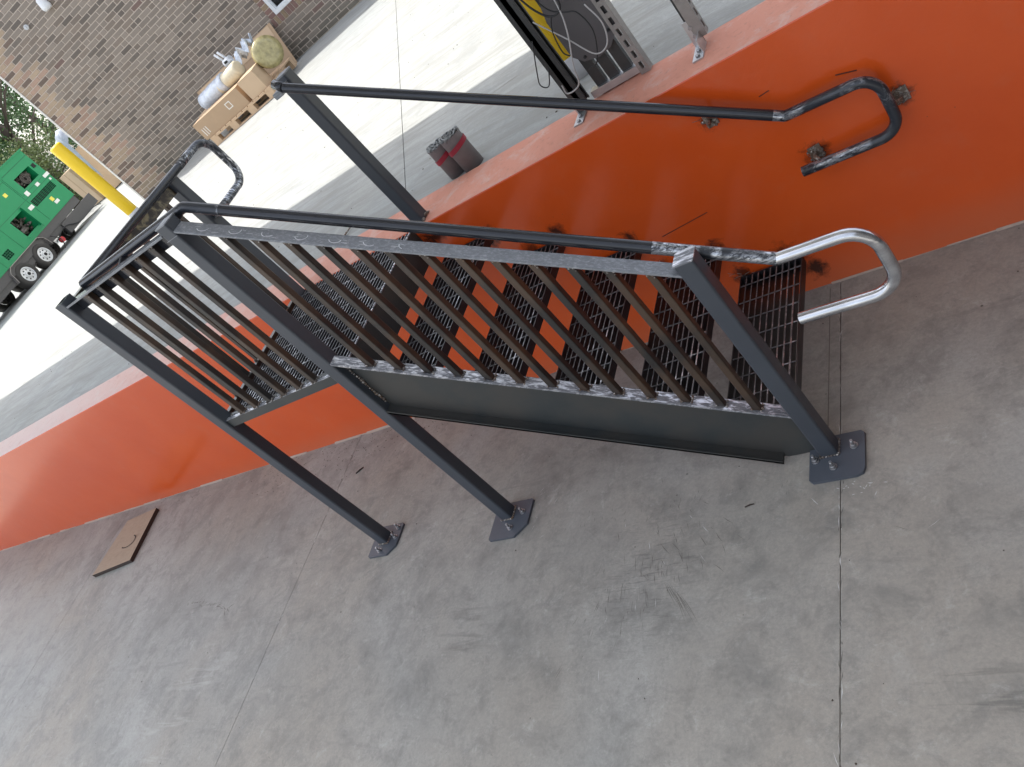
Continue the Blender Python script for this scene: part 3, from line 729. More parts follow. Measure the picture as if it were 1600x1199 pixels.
# handrail: square line round the landing, down the stair, loops at both ends
PR = 0.0195
XI = T + .045; zt = GT - .012
mb = MB()
start_y = .155
ztop, zlow = zt, zt - .255
loop = [(XI, -.045, zlow), (XI, .05, zlow)] + arc((XI, .165, zlow + .075), .075, -math.pi / 2, 0, (0, 1, 0), (0, 0, 1), 8)[0:]
loop += [(XI, .240, ztop - .085)] + arc((XI, .165, ztop - .075), .075, 0, math.pi / 2, (0, 1, 0), (0, 0, 1), 8)[1:] 
run = [(XI, y, ztop) for y in (.10, 0.0, -.3)]
mb.tube(loop + run[:2], PR, 16); e1 = part('handrail_end', mb, 'worn2', st, 'looped pipe end reaching over the wall top, scraped to bright metal at its bends')
mb = MB(); mb.tube([(XI, 0.0, ztop), (XI, YI, ztop)], PR, 16, False); mb.blob((XI, YI, ztop), PR * 1.0, 6, 0.0)
mb.tube([(XI, YI, ztop), (XB + .055, YI, ztop)], PR, 16, False); part('handrail', mb, 'black', st)
sx, sz, ex, ez = XB + .085, ztop - .008, 2.520, .762
s0 = Vector((XB + .055, YI, ztop)); s1 = Vector((XB + .085, YI, ztop - .012))
slope = Vector((ex - s1.x, 0, ez - s1.z)).normalized()
mb = MB(); mb.tube([s0, s0 + Vector((.012, 0, -.001)), s1, s1 + slope * .12], PR, 16, False); mb.tube([(XB - .02, YI, ztop), s0], PR * 1.01, 16, False); part('handrail', mb, 'worn', st, 'scraped bend of the handrail at the middle post')
mid_end = Vector((ex, YI, ez)) - slope * .36
mb = MB(); mb.tube([s1 + slope * .12, mid_end], PR, 16, False); part('handrail', mb, 'black', st)
mb = MB(); mb.tube([mid_end, (ex, YI, ez) - (slope * .0) if False else Vector((ex, YI, ez))], PR, 16, False); part('handrail', mb, 'worn', st, 'scraped lower stretch of the handrail')
def return_loop(x, y, z, fwd, drop, r, back, dzx=0.0):
    pts = [Vector((x, y, z)), Vector((x + fwd - r, y, z - .004))]
    c1 = (x + fwd - r, y, z - r - .004)
    pts += [Vector(p) for p in arc(c1, r, math.pi / 2, 0, (1, 0, 0), (0, 0, 1), 9)[1:]]
    c2 = (x + fwd - r, y, z - drop + r)
    pts += [Vector(p) for p in arc(c2, r, 0, -math.pi / 2, (1, 0, 0), (0, 0, 1), 9)]
    pts.append(Vector((x + back, y, z - drop + .004)))
    return pts
mb = MB(); mb.blob((ex, YI, ez), PR * .99, 6, 0.0); mb.tube(return_loop(ex, YI, ez, .262, .252, .085, -.045), PR, 18, False)
e_ = Vector((ex - .045, YI, ez - .248)); mb.tube([e_, e_ + Vector((.05, 0, 0))], PR - .003, 16, False)
part('handrail_end', mb, 'bare', st, 'looped bare polished pipe end at the foot of the stair')
# short brackets from rails and posts to the pipe
for (a, b) in (((XC + T / 2, -W + T - .002, HC - .03), (XC + T / 2, YI, HC - .055)), ((XB + T / 2, -W + T - .002, ztop - .012), (XB + T / 2, YI, ztop - .004)),
               ((.040, -W + .12, ZA - .03), (XI, -W + .13, ztop - .004)), ((T - .002, -.035, zlow), (XI, -.035, zlow)), ((T - .002, -.035, ztop - .004), (XI, -.035, ztop - .004)), ((.45, -W + .045, ZA - .02), (.45, YI, ztop - .008))):
    mb = MB(); mb.rtube(a, b, .012, .03, (0, 0, 1), .003, 1); part('bracket', mb, 'worn', st)

# ------------------------------------------------------------------ HANDRAIL on the wall
wr = thing('wall_handrail', 'black pipe handrail running from a tall post on the wall top down the orange wall', 'handrail', (XB + .05, .02, H))
xD, yD, zD = .878, .0213, 1.868
pd = post(wr, xD, yD, H + .0005, zD, 'post', 'post'); cap(pd, xD, yD, zD, 'mill', .006)
mb = MB()
for k in range(14): mb.blob((xD + T + random.uniform(-.002, .004), yD + random.uniform(0, T), H + random.uniform(.002, .012)), random.uniform(.004, .008))
part('weld_bead', mb, 'weld', pd, kind='stuff')
yp = -.060
px0, pz0, px1, pz1 = .925, 1.873, 2.520, .776
sl2 = Vector((px1 - px0, 0, pz1 - pz0)).normalized()
mb = MB(); mb.tube([Vector((px0, yp + .02, pz0)) , Vector((px0, yp, pz0)) + sl2 * .05], PR, 16); mb.tube([Vector((px0, yp, pz0)) + sl2 * .05, Vector((px1, yp, pz1)) - sl2 * .04], PR, 16, False)
part('pipe', mb, 'black', wr)
mb = MB(); mb.box(xD + .01, xD + T - .01, yp + .005, yD + .001, zD - .045, zD - .02); part('bracket', mb, 'mill', wr)
mb = MB(); mb.tube([Vector((px1, yp, pz1)) - sl2 * .04, (px1, yp, pz1)], PR, 16, False); mb.blob((px1, yp, pz1), PR * .99, 6, 0.0)
lp = return_loop(px1, yp, pz1, .300, .238, .072, -.045)
mb.tube(lp, PR, 16); part('pipe_end', mb, 'worn2', wr, 'looped end of the wall pipe with scraped bends')
for (bx, bz, px_, pz_) in ((2.275, .862, 2.29, .915), (2.850, .630, 2.815, .640), (2.528, .560, 2.55, .540)):
    mb = MB(); mb.tube([(bx, -.001, bz), (bx, -.03, bz), (px_, yp, pz_)], .0075, 8)
    mb.prism([(bx - .02, -.0005, bz - .03), (bx + .025, -.0005, bz - .025), (bx + .025, -.0005, bz + .03), (bx - .02, -.0005, bz + .025)][::-1], [(bx - .02, -.005, bz - .03), (bx + .025, -.005, bz - .025), (bx + .025, -.005, bz + .03), (bx - .02, -.005, bz + .025)][::-1])
    for k in range(8): mb.blob((bx + random.uniform(-.03, .03), -.004, bz + random.uniform(-.03, .03)), random.uniform(.004, .008))
    for k in range(6):
        a = Vector((bx + random.uniform(-.03, .03), -.004, bz + random.uniform(-.03, .03))); mb.tube([a, a + Vector((random.uniform(-.03, .03), -.01, random.uniform(-.02, .03)))], .0009, 4)
    part('bracket', mb, 'weld', wr)

# ------------------------------------------------------------------ PLYWOOD offcut on the floor
P = [(-3.458, -.649), (-2.934, -.588), (-3.02, -.135), (-3.256, -.092)]
P = [(-3.46, -.655), (-2.925, -.592), (-3.005, -.118), (-3.42, -.165)]
pz = lambda x: gz(x) + .001
mb = MB(); ring0 = [(x, y, pz(x)) for x, y in P]; ring1 = [(x, y, pz(x) + .030) for x, y in P]
mb.prism(ring0, ring1)
for i in range(len(mb.f)):
    z_ = [mb.v[k][2] - pz(mb.v[k][0]) for k in mb.f[i]]
    mb.mi[i] = 0 if min(z_) > .02 else 1
t = thing('plywood_board', 'thick plywood offcut with a curved pencil mark lying on the floor by the wall', 'board', (-3.2, -.38, gz(-3.2)))
part('board', mb, ['ply', 'ply_edge'], t)
mb = MB(); c0 = Vector((-3.17, -.40, pz(-3.17) + .0308)); q = [c0 + Vector((.10 * math.cos(a) + .02, .055 * math.sin(a) , 0)) for a in [math.radians(-150 + i * 22) for i in range(11)]]
for a, b in zip(q[:-1], q[1:]):
    d = (b - a).normalized(); sd = Vector((-d.y, d.x, 0)) * .005; mb.add([a - sd, b - sd, b + sd, a + sd], [(0, 1, 2, 3)])
part('curved_mark', mb, 'ply_edge', t)

# hairline scrapes on the slab and dirt caught along the saw cuts
random.seed(5)
def hair(mb, x, y, a, L, wd):
    d = Vector((math.cos(a), math.sin(a), 0)); n_ = Vector((-d.y, d.x, 0)) * wd * .5; k = random.uniform(-.15, .15)
    p0 = Vector((x, y, 0)); p1 = p0 + d * L * .5 + Vector((-d.y, d.x, 0)) * L * k * .3; p2 = p0 + d * L
    v = [p0, p1 - n_, p1 + n_, p2]; v = [(q.x, q.y, gz(q.x) + .0005) for q in v]; mb.add(v, [(0, 1, 2), (1, 3, 2)])
dk, lt = MB(), MB()
for i in range(95):
    u = random.gauss(0, .11); v = random.gauss(0, .17); x = 1.66 + u + v * .45; y = -1.24 + v
    a = -1.35 + v * 1.2 + random.gauss(0, .18) + u * 1.5
    hair(dk if random.random() < .88 else lt, x, y, a, random.uniform(.015, .075), random.uniform(.0010, .0026))
for i in range(9): hair(dk, 1.72 + i * .008, -1.28 - i * .006, -.95 + random.gauss(0, .05), random.uniform(.12, .22), .0014)
for i in range(26): hair(lt, .98 + random.gauss(0, .07), -.86 + random.gauss(0, .07), random.gauss(.7, .25), random.uniform(.01, .05), .0014)
for i in range(16): hair(lt, 2.42 + random.gauss(0, .05), -1.03 + random.gauss(0, .02), random.uniform(0, 3), random.uniform(.006, .02), .003)
hair(lt, 2.26, -1.035, -.9, .045, .003)
for i in range(40): hair(dk, 1.45 + random.gauss(0, .35), -.97 + random.gauss(0, .035), 1.5 + random.gauss(0, .2), random.uniform(.01, .03), .0016)
for i in range(50): hair(dk if i % 3 else lt, random.uniform(-4, 3), random.uniform(-2.1, -.2), random.uniform(0, 6), random.uniform(.01, .06), .0012)
for i in range(170):
    x = random.choice((-3.6, -.63, 2.36, 2.36)) + random.gauss(0, .0035); hair(dk if random.random() < .6 else lt, x, random.uniform(-2.2, -.02), 1.57 + random.gauss(0, .15), random.uniform(.006, .05), random.uniform(.001, .004))
for i in range(24): hair(dk, -1.76 + i * .024 + random.gauss(0, .01), -1.03 - i * .004 + random.gauss(0, .008), -.15 + random.gauss(0, .5), random.uniform(.02, .07), random.uniform(.002, .006))
M['scrape_d'] = simple('dark scrape', (0.13, 0.12, 0.105), 0.9); M['scrape_l'] = simple('light scrape', (0.55, 0.55, 0.53), 0.9)
part('scrape', dk, 'scrape_d', floor, kind='stuff'); part('scrape', lt, 'scrape_l', floor, kind='stuff')
mb = MB(); mb.add([(2.314, -.86, gz(2.31) + .0006), (2.317, -.86, gz(2.31) + .0006), (2.319, -.03, gz(2.31) + .0006), (2.316, -.03, gz(2.31) + .0006)], [(0, 1, 2, 3)])
part('scribed_line', mb, 'scrape_d', floor)
# small debris
def stick(x, y, L, ang, r=.004, lab='', z=None, m='ply_edge'):
    mb = MB(); z = gz(x) if z is None else z; a = Vector((x, y, z + r)); b = a + Vector((math.cos(ang), math.sin(ang), 0)) * L
    mb.tube([a, (a + b) / 2 + Vector((.002, .002, .001)), b], [r, r * 1.2, r * .7], 6); solo('twig', mb, m, (x, y, z), lab, 'twig')
stick(-.505, -.325, .06, .55, .004, 'small dark splinter on the floor beyond the two landing posts')
stick(2.02, -1.03, .035, .2, .0025, 'tiny dark wire offcut on the floor under the lower end of the stringer')
stick(.145, .31, .12, 1.25, .0045, 'short bent rusty scrap lying where the wall top meets the yard', yz(.1, .3) + .004, 'weld')
random.seed(21)
mb = MB()
for i in range(420):
    if random.random() < .6: x = random.uniform(-1.6, .2); y = -abs(random.gauss(.02, .14)) - .01
    else: x = random.uniform(-6, 3.2); y = -abs(random.gauss(.0, .10)) - .006 if random.random() < .5 else random.uniform(-2.2, -.05)
    r = random.uniform(.0012, .0038); z = gz(x) + r * .4
    mb.add([(x + r * random.uniform(.6, 1.2) * math.cos(a), y + r * random.uniform(.6, 1.2) * math.sin(a), z) for a in (0, 1.3, 2.6, 3.9, 5.2)] + [(x, y, z + r)], [(0, 1, 5), (1, 2, 5), (2, 3, 5), (3, 4, 5), (4, 0, 5)])
M['tan'] = simple('tan dirt streak', (0.28, 0.26, 0.22), 0.9)
M['grit'] = simple('grit', (0.07, 0.05, 0.04), 0.9)
solo('grit', mb, 'grit', (0, 0, 0), 'dark grit and crumbs scattered on the dock floor along the orange wall', 'grit', kind='stuff')
mb = MB()
for i in range(260):
    x = random.uniform(-5, 4); y = random.uniform(.28, 4.5); r = random.uniform(.002, .007); z = yz(x, y)
    mb.add([(x + r * random.uniform(.6, 1.2) * math.cos(a), y + r * random.uniform(.6, 1.2) * math.sin(a), z + r * .2) for a in (0, 1.3, 2.6, 3.9, 5.2)] + [(x, y, z + r * .8)], [(0, 1, 5), (1, 2, 5), (2, 3, 5), (3, 4, 5), (4, 0, 5)])
for i in range(120):
    x = random.uniform(-7, 3); y = random.uniform(.4, 6.5); L = random.uniform(.05, .35); a = .3 + random.gauss(0, .12); w_ = random.uniform(.002, .007); z = .0008
    d = Vector((math.cos(a), math.sin(a), 0)) * L; n_ = Vector((-d.y, d.x, 0)).normalized() * w_
    v = [Vector((x, y, 0)), Vector((x, y, 0)) + d * .5 - n_, Vector((x, y, 0)) + d, Vector((x, y, 0)) + d * .5 + n_]; mb.add([(q.x, q.y, yz(q.x, q.y) + z) for q in v], [(0, 1, 2, 3)], False, 1)
solo('yard_grit', mb, ['grit', 'tan'], (0, 0, H), 'small dark crumbs scattered over the pale concrete yard', 'grit', kind='stuff')

# ------------------------------------------------------------------ ROLLS bundled with red tape
t = thing('sheet_roll', 'pair of grey rolled sheets standing on end, bound with red tape, behind the wall top', 'rolls', (1.07, .34, yz(1.07, .34)))
def roll(cx, cy, r, hgt, lab):
    z0 = yz(cx, cy); mb = MB(); n = 28; o = []
    for k in range(n):
        a = 2 * math.pi * k / n; rr = r * (1 + .02 * math.sin(3 * a + cx)); o.append((cx + rr * math.cos(a), cy + rr * math.sin(a)))
    mb.prism([(x, y, z0) for x, y in o], [(x, y, z0 + hgt) for x, y in o], True, False, True)
    ro = part('roll', mb, 'roll', t, lab)
    mb = MB()     # spiral edge showing at the top
    pts = []
    for k in range(60):
        a = k * .42; rr = r * (1 - k / 62) + .002; pts.append(Vector((cx + rr * math.cos(a), cy + rr * math.sin(a), z0 + hgt + random.uniform(-.006, .010))))
    for a, b in zip(pts[:-1], pts[1:]): mb.add([a - Vector((0, 0, .02)), b - Vector((0, 0, .02)), b, a], [(0, 1, 2, 3)])
    mb.tube(pts, .0035, 6); mb.prism([(x, y, z0 + hgt - .03) for x, y in o], [(x * .999 + cx * .001, y, z0 + hgt - .028) for x, y in o])
    for k in range(14):
        a = random.uniform(0, 6.28); mb.blob((cx + r * .9 * math.cos(a), cy + r * .9 * math.sin(a), z0 + hgt + .002), random.uniform(.005, .010))
    part('roll_end', mb, 'rollend', ro)
    mb = MB(); band = [(cx + (r + .004) * math.cos(2 * math.pi * k / n), cy + (r + .004) * math.sin(2 * math.pi * k / n)) for k in range(n)]
    zz = z0 + hgt - .070; mb.prism([(x, y, zz + .012 * (x - cx) / r) for x, y in band], [(x, y, zz + .024 + .012 * (x - cx) / r) for x, y in band], False, False, True)
    part('tape', mb, 'redtape', ro)
roll(1.02, .350, .050, .165, 'darker roll'); roll(1.122, .335, .052, .180, 'paler roll')

# ------------------------------------------------------------------ YELLOW BOLLARDS
def bollard(x, y, hgt, r, label, collar=True):
    z0 = yz(x, y); b = thing('bollard', label, 'bollard', (x, y, z0), 'yellow bollards in the yard'); mb = MB()
    mb.tube([(x, y, z0 + (.11 if collar else 0)), (x, y, z0 + hgt - .03), (x, y, z0 + hgt - .008), (x, y, z0 + hgt)], [r, r, r * .86, r * .45], 28)
    part('pipe', mb, 'yellow', b)
    if collar:
        mb = MB(); mb.tube([(x, y, z0), (x, y, z0 + .10), (x, y, z0 + .12)], [r * 1.01, r * 1.01, r * .98], 28); part('collar', mb, 'cementgrey', b)
bollard(-7.56, 5.252, 1.38, .092, 'yellow bollard standing between the green generator and the brick building')
bollard(1.64, .70, 1.15, .075, 'yellow bollard with a pale foot behind the slotted metal rack')

# ------------------------------------------------------------------ STRUT FRAME on the wall top
def strut(name, parent, p, q, side, face, wd=.041, dp=.041, m='strut', pitch=.05, slots=True, label=None):
    """slotted C channel from p to q; side = unit vector across the slotted face, face = outward normal of the slotted web"""
    p = Vector(p); q = Vector(q); d = (q - p); L = d.length; d.normalize(); side = Vector(side); face = Vector(face); th = .0028
    mb = MB(); h = wd / 2
    if slots:
        sw = .0075
        mb.xbox(p - side * h, d * L, side * (h - sw), -face * th); mb.xbox(p + side * sw, d * L, side * (h - sw), -face * th)
        n = int(L / pitch)
        for i in range(n + 1):
            a = p + d * (i * pitch) - side * sw; l = min(.020, L - i * pitch)
            if l > 0.001: mb.xbox(a, d * l, side * (2 * sw), -face * th)
    else: mb.xbox(p - side * h, d * L, side * wd, -face * th)
    mb.xbox(p - side * h - face * th, d * L, side * th, -face * (dp - th)); mb.xbox(p + side * (h - th) - face * th, d * L, side * th, -face * (dp - th))
    mb.xbox(p - side * (h - th) - face * (dp - th), d * L, side * .007, -face * th); mb.xbox(p + side * (h - th - .007) - face * (dp - th), d * L, side * .007, -face * th)
    return part(name, mb, m, parent, label)
t = thing('cable_rack', 'rack of slotted metal uprights bolted on the wall top, holding dark panels and cables', 'rack', (1.95, .2, H))
ZTF = 2.15
strut('upright', t, (1.815, .215, H + .004), (1.815, .215, ZTF), (0, 1, 0), (1, 0, 0), m='strutdark', label='dark double upright')
strut('upright', t, (1.793, .215, H + .03), (1.793, .215, ZTF), (0, 1, 0), (-1, 0, 0), m='strutdark')
strut('upright', t, (2.085, .222, H + .004), (2.085, .222, ZTF), (1, 0, 0), (0, -1, 0), label='dull slotted upright')
strut('cross_strut', t, (1.84, .245, H + .022), (2.065, .245, H + .022), (0, 0, 1), (0, -1, 0), wd=.030, m='galv', slots=False)
mb = MB(); mb.box(1.768, 1.812, .105, .20, H + .0005, H + .006); mb.xbox((1.768, .195, H + .006), (.044, 0, 0), (0, .004, 0), (0, 0, .075)); fp = part('foot_bracket', mb, 'galv', t)
mb = MB()
for yy in (.125, .160): mb.tube([(1.790, yy, H + .006), (1.790, yy, H + .013)], .008, 6)
part('anchor_bolt', mb, 'bolt', fp, kind='stuff')
for i, (xa, wd_) in enumerate(((1.872, .044), (1.932, .044), (1.992, .044))):
    mb = MB(); mb.box(xa, xa + wd_, .262, .285, yz(2, .3) + .002, 2.1); part('panel_strip', mb, 'strutdark', t)
mb = MB(); ring = []
cx, cz, a_, b_ = 1.965, 1.335, .085, .130
pp = [(1.868, 1.40), (1.885, 1.46), (1.94, 1.56), (2.10, 1.56), (2.10, 1.30), (2.07, 1.235), (2.02, 1.195), (1.96, 1.185), (1.90, 1.20), (1.868, 1.24)]
mb.prism([(x, .238, z) for x, z in pp], [(x, .256, z) for x, z in pp]); part('cover_plate', mb, 'plate', t, 'large dark rounded cover plate')
for (x, z) in ((2.065, 1.30), (2.05, 1.255), (1.915, 1.215)):
    mb = MB(); mb.tube([(x, .237, z), (x, .230, z)], .006, 8); part('screw', mb, 'cableblack', t)
def curve(pts, n=8):   # Catmull-Rom
    pts = [Vector(p) for p in pts]; out = []
    P_ = [pts[0] * 2 - pts[1]] + pts + [pts[-1] * 2 - pts[-2]]
    for i in range(1, len(P_) - 2):
        for k in range(n):
            u = k / n; a, b, c_, d = P_[i - 1:i + 3]
            out.append(.5 * ((2 * b) + (c_ - a) * u + (2 * a - 5 * b + 4 * c_ - d) * u * u + (3 * b - a - 3 * c_ + d) * u ** 3))
    return out + [pts[-1]]
def cable(pts, r, m, lab):
    mb = MB(); mb.tube(curve(pts), r, 8); solo('cable', mb, m, pts[0], lab, 'cable')
y_ = .17
cable([(1.986, y_, 1.62), (1.975, y_, 1.45), (1.95, y_ - .01, 1.35), (1.90, y_ - .02, 1.245), (1.865, y_ - .01, 1.163), (1.80, y_, 1.15), (1.80, y_, 1.19)], .0030, 'cablegrey', 'pale cable looping down in front of the dark cover plate to the strut foot')
cable([(1.86, y_, 1.45), (1.93, y_, 1.33), (1.99, y_ - .01, 1.232), (2.045, y_, 1.235), (2.075, y_, 1.31), (2.06, y_, 1.40)], .0028, 'cablegrey', 'pale cable drooping across the middle of the dark cover plate')
cable([(1.90, y_, 1.62), (1.93, y_, 1.47), (1.975, y_, 1.42), (2.02, y_, 1.39), (2.03, y_, 1.30), (1.975, y_, 1.20), (1.93, y_, 1.19)], .0026, 'cableblack', 'thin black cable curving over the dark cover plate')
cable([(1.823, y_ - .02, 1.40), (1.76, y_ - .02, 1.29), (1.728, y_, 1.235), (1.755, y_, 1.215), (1.80, y_, 1.275)], .0024, 'cableblack', 'thin black cable looping out to the left of the dark upright')
cable([(1.86, y_, 1.62), (1.885, y_, 1.50), (1.93, y_, 1.43), (1.985, y_, 1.45), (1.99, y_, 1.60)], .0040, 'cableblack', 'thick black cable bunched at the top of the metal rack')
cable([(1.93, y_, 1.43), (1.90, y_, 1.38), (1.885, y_, 1.30), (1.90, y_, 1.27)], .0026, 'cableblack', 'short black cable end hanging beside the yellow bollard')
t = thing('strut_post', 'lone slotted strut post bolted to the wall top, rightmost of the strut uprights', 'post', (2.35, .2, H))
strut('upright', t, (2.362, .205, H + .03), (2.362, .205, ZTF), (0, 1, 0), (1, 0, 0), label='dull slotted upright')
strut('upright', t, (2.318, .232, H + .05), (2.318, .232, ZTF), (1, 0, 0), (0, -1, 0), m='strutdark')
mb = MB(); mb.box(2.300, 2.342, .085, .195, H + .0005, H + .006); mb.xbox((2.300, .190, H + .006), (.042, 0, 0), (0, .004, 0), (0, 0, .10)); mb.xbox((2.338, .085 + .03, H + .006), (.004, 0, 0), (0, .08, 0), (0, 0, .05))
fp = part('foot_bracket', mb, 'galv', t)
mb = MB()
for yy in (.108, .145): mb.tube([(2.320, yy, H + .006), (2.320, yy, H + .014)], .008, 6)
for zz in (H + .045, H + .08): mb.tube([(2.321, .190, zz), (2.321, .182, zz)], .008, 6)
part('anchor_bolt', mb, 'bolt', fp, kind='stuff')

# ------------------------------------------------------------------ CARDBOARD and loaded PALLET at the brick wall
mb = MB(); o = wp(1.19, .905, .30); ux = U * 1.57; up_ = Vector((0, 0, .62)) - NF * .27
mb.xbox(o, ux, up_, NF.cross(Vector((0, 0, 1))) * 0 + NF * .006 + Vector((0, 0, .002)))
t = thing('cardboard_sheet', 'large flat cardboard sheet leaning against the brick wall under the window', 'cardboard', tuple(wp(1.9, .905, .3)))
part('sheet', mb, 'card', t)
n_ = up_.cross(ux).normalized(); n_ = n_ if n_.dot(NF) > 0 else -n_
mb = MB(); a = o + U * .16 + up_ * .62 + n_ * .012
for (du, dv, w_, h_) in ((0, 0, .015, .10), (.03, .04, .015, .08), (.06, .02, .012, .07), (.09, -.02, .03, .06), (.02, .10, .06, .015)): mb.xbox(a + U * du + up_.normalized() * dv, U * w_, up_.normalized() * h_, n_ * .001)
part('printed_mark', mb, 'cardprint', t)
mb = MB(); a = o + up_ * .98 + U * .05 + n_ * .008; mb.xbox(a, U * 1.45, up_.normalized() * -.16, n_ * .004); part('flap', mb, 'card2', t)
PX = Vector((.985, .17, 0)).normalized(); PY = Vector((-PX.y, PX.x, 0)); P0 = Vector((-5.78, 5.70, 0)); P0.z = yz(P0.x, P0.y) + .001
def pw(a, b, z): return P0 + PX * a + PY * b + Vector((0, 0, z))
t = thing('pallet', 'pale wooden pallet in the sun carrying cartons and wrapped rolls', 'pallet', tuple(P0))
LP, WP = 1.26, .90
def slat(nm, a0, a1, b0, b1, z0, z1):
    mb = MB(); mb.xbox(pw(a0, b0, z0), PX * (a1 - a0), PY * (b1 - b0), Vector((0, 0, z1 - z0))); part(nm, mb, 'pallet', t)
for i in range(3): slat('bottom_board', 0, LP, i * (WP - .09) / 2, i * (WP - .09) / 2 + .09, 0, .018)
for i in range(4):
    for j in range(3): slat('block', i * (LP - .12) / 3, i * (LP - .12) / 3 + .12, j * (WP - .09) / 2 + .004, j * (WP - .09) / 2 + .086, .018, .098)
for j in range(3): slat('stringer_board', 0, LP, j * (WP - .09) / 2, j * (WP - .09) / 2 + .09, .098, .116)
for i in range(11): slat('deck_board', i * (LP - .1) / 10, i * (LP - .1) / 10 + .1, -.003, WP + .003, .116, .134)
def carton(nm, lab, a0, b0, z0, da, db, dz, m, rot=0, tilt=0, cat='box', extras=None):
    b = pw(a0, b0, z0); o_ = thing(nm, lab, cat, tuple(b)); ca, sa = math.cos(rot), math.sin(rot)
    X = PX * ca + PY * sa; Y = PY * ca - PX * sa; X = (X + Vector((0, 0, tilt))).normalized(); Zv = X.cross(Y)
    mb = MB(); e = .008; vs = []
    mb.xbox(b, X * da, Y * db, Zv * dz); part('carton', mb, m, o_)
    if extras:
        mb = MB()
        for (u, v, w_, h_) in extras: mb.xbox(b + X * u + Zv * v - Y * .0015, X * w_, Y * .001, Zv * h_)
        part('printed_mark', mb, 'cardprint', o_)
    mb = MB(); mb.xbox(b + Y * (db * .44) + Zv * (dz + .0005) , X * da, Y * (db * .12), Zv * .001); part('tape', mb, 'card2', o_)
    return b, X, Y, Zv
carton('long_carton', 'long brown carton with white printed squares lying along the front of the pallet', -.07, .02, .136, .93, .34, .25, 'card', 0, .0, extras=((.62, .10, .012, .09), (.70, .10, .012, .09), (.632, .10, .068, .012), (.632, .178, .068, .012), (.06, .04, .012, .11), (.10, .04, .012, .11), (.14, .05, .012, .10)))
carton('small_carton', 'small pinkish carton at the right end of the pallet', 0.93, .01, .136, .28, .30, .27, 'card2', .10)
carton('carton', 'peach carton behind the long brown one, poking out past the left end of the pallet', -.24, .48, .136, .50, .30, .24, 'card2', 0)
mb = MB(); a = pw(.00, .56, .44); b = pw(.92, .34, .50)
mb.tube([a, a + (b - a) * .02, b - (b - a) * .02, b], [.08, .105, .105, .08], 20)
o_ = thing('wrapped_roll', 'long cream insulation roll in clear film on top of the long brown carton', 'roll', tuple(a)); part('roll', mb, 'foam', o_)
mb = MB(); pts = [a + (b - a) * (i / 14) for i in range(15)]; mb.tube([p_ + Vector((random.uniform(-.012, .012), random.uniform(-.01, .01), .012)) for p_ in pts[:10]], [.112 + random.uniform(-.006, .01) for _ in range(10)], 18); part('film', mb, 'foil', o_)
mb = MB(); c0 = pw(1.34, .42, .40)
ax = (PX * .75 - PY * .66).normalized(); mb.tube([c0 - ax * .07, c0 - ax * .05, c0 + ax * .05, c0 + ax * .07], [.15, .200, .200, .13], 26)
o_ = thing('coil', 'round coil wrapped in yellowish film standing on edge at the right of the pallet', 'coil', tuple(c0 - Vector((0, 0, .22)))); part('coil', mb, 'coil', o_)
mb = MB(); v_ = []
n1, n2 = 12, 8; g0 = pw(.80, .50, .42)
for i in range(n1 + 1):
    for j in range(n2 + 1):
        v_.append(g0 + PX * (.42 * i / n1) + PY * (.22 * j / n2 - .1) + Vector((0, 0, .13 + .09 * math.sin(i * 1.1) * math.cos(j * .9) + .10 * (i / n1))))
mb.add(v_, [(i * (n2 + 1) + j, (i + 1) * (n2 + 1) + j, (i + 1) * (n2 + 1) + j + 1, i * (n2 + 1) + j + 1) for i in range(n1) for j in range(n2)])
o = solo('plastic_film', mb, 'foil', tuple(g0), 'crumpled bluish plastic film between the cream roll and the yellow coil', 'film')
sm = o.modifiers.new('thick', 'SOLIDIFY'); sm.thickness = .01
o_ = thing('plastic_fitting', 'white plastic valve fitting with two prongs on top of the cream roll', 'fitting', tuple(pw(.62, .66, .52)))
q = pw(.62, .62, .62); mb = MB(); mb.tube([q, q + PX * .12], .055, 14); part('body', mb, 'whiteplastic', o_)
for k in (0, .06):
    mb = MB(); mb.tube([q + PX * (k + .01) + Vector((0, 0, .04)), q + PX * (k - .03) + Vector((0, 0, .17))], .016, 10); part('prong', mb, 'whiteplastic', o_)
mb = MB(); mb.xbox(q + PX * .03 - PY * .06, PX * .06, -PY * .002, Vector((0, 0, .03))); part('slot', mb, 'void', o_)

# ------------------------------------------------------------------ GENERATOR trailer
th = math.radians(12); GN = Vector((math.cos(th), math.sin(th), 0)); GD = Vector((-math.sin(th), math.cos(th), 0)); G0 = Vector((-13.813, 6.774, 0))
def gw(t_, z, off=0.0): return G0 + GD * t_ + GN * off + Vector((0, 0, z))     # off > 0 : towards the dock
gg = .862
G = thing('generator_trailer', 'green enclosed generator on a grey two axle trailer with white wheel rims', 'generator', tuple(gw(1, gg)))
def gbox(t0, t1, o0, o1, z0, z1, mb=None, mi=0):
    mb = mb or MB(); mb.xbox(gw(t0, z0, o0), GD * (t1 - t0), GN * (o1 - o0), Vector((0, 0, z1 - z0)), mi); return mb
GB = -1.15    # depth of the enclosure
body = MB()
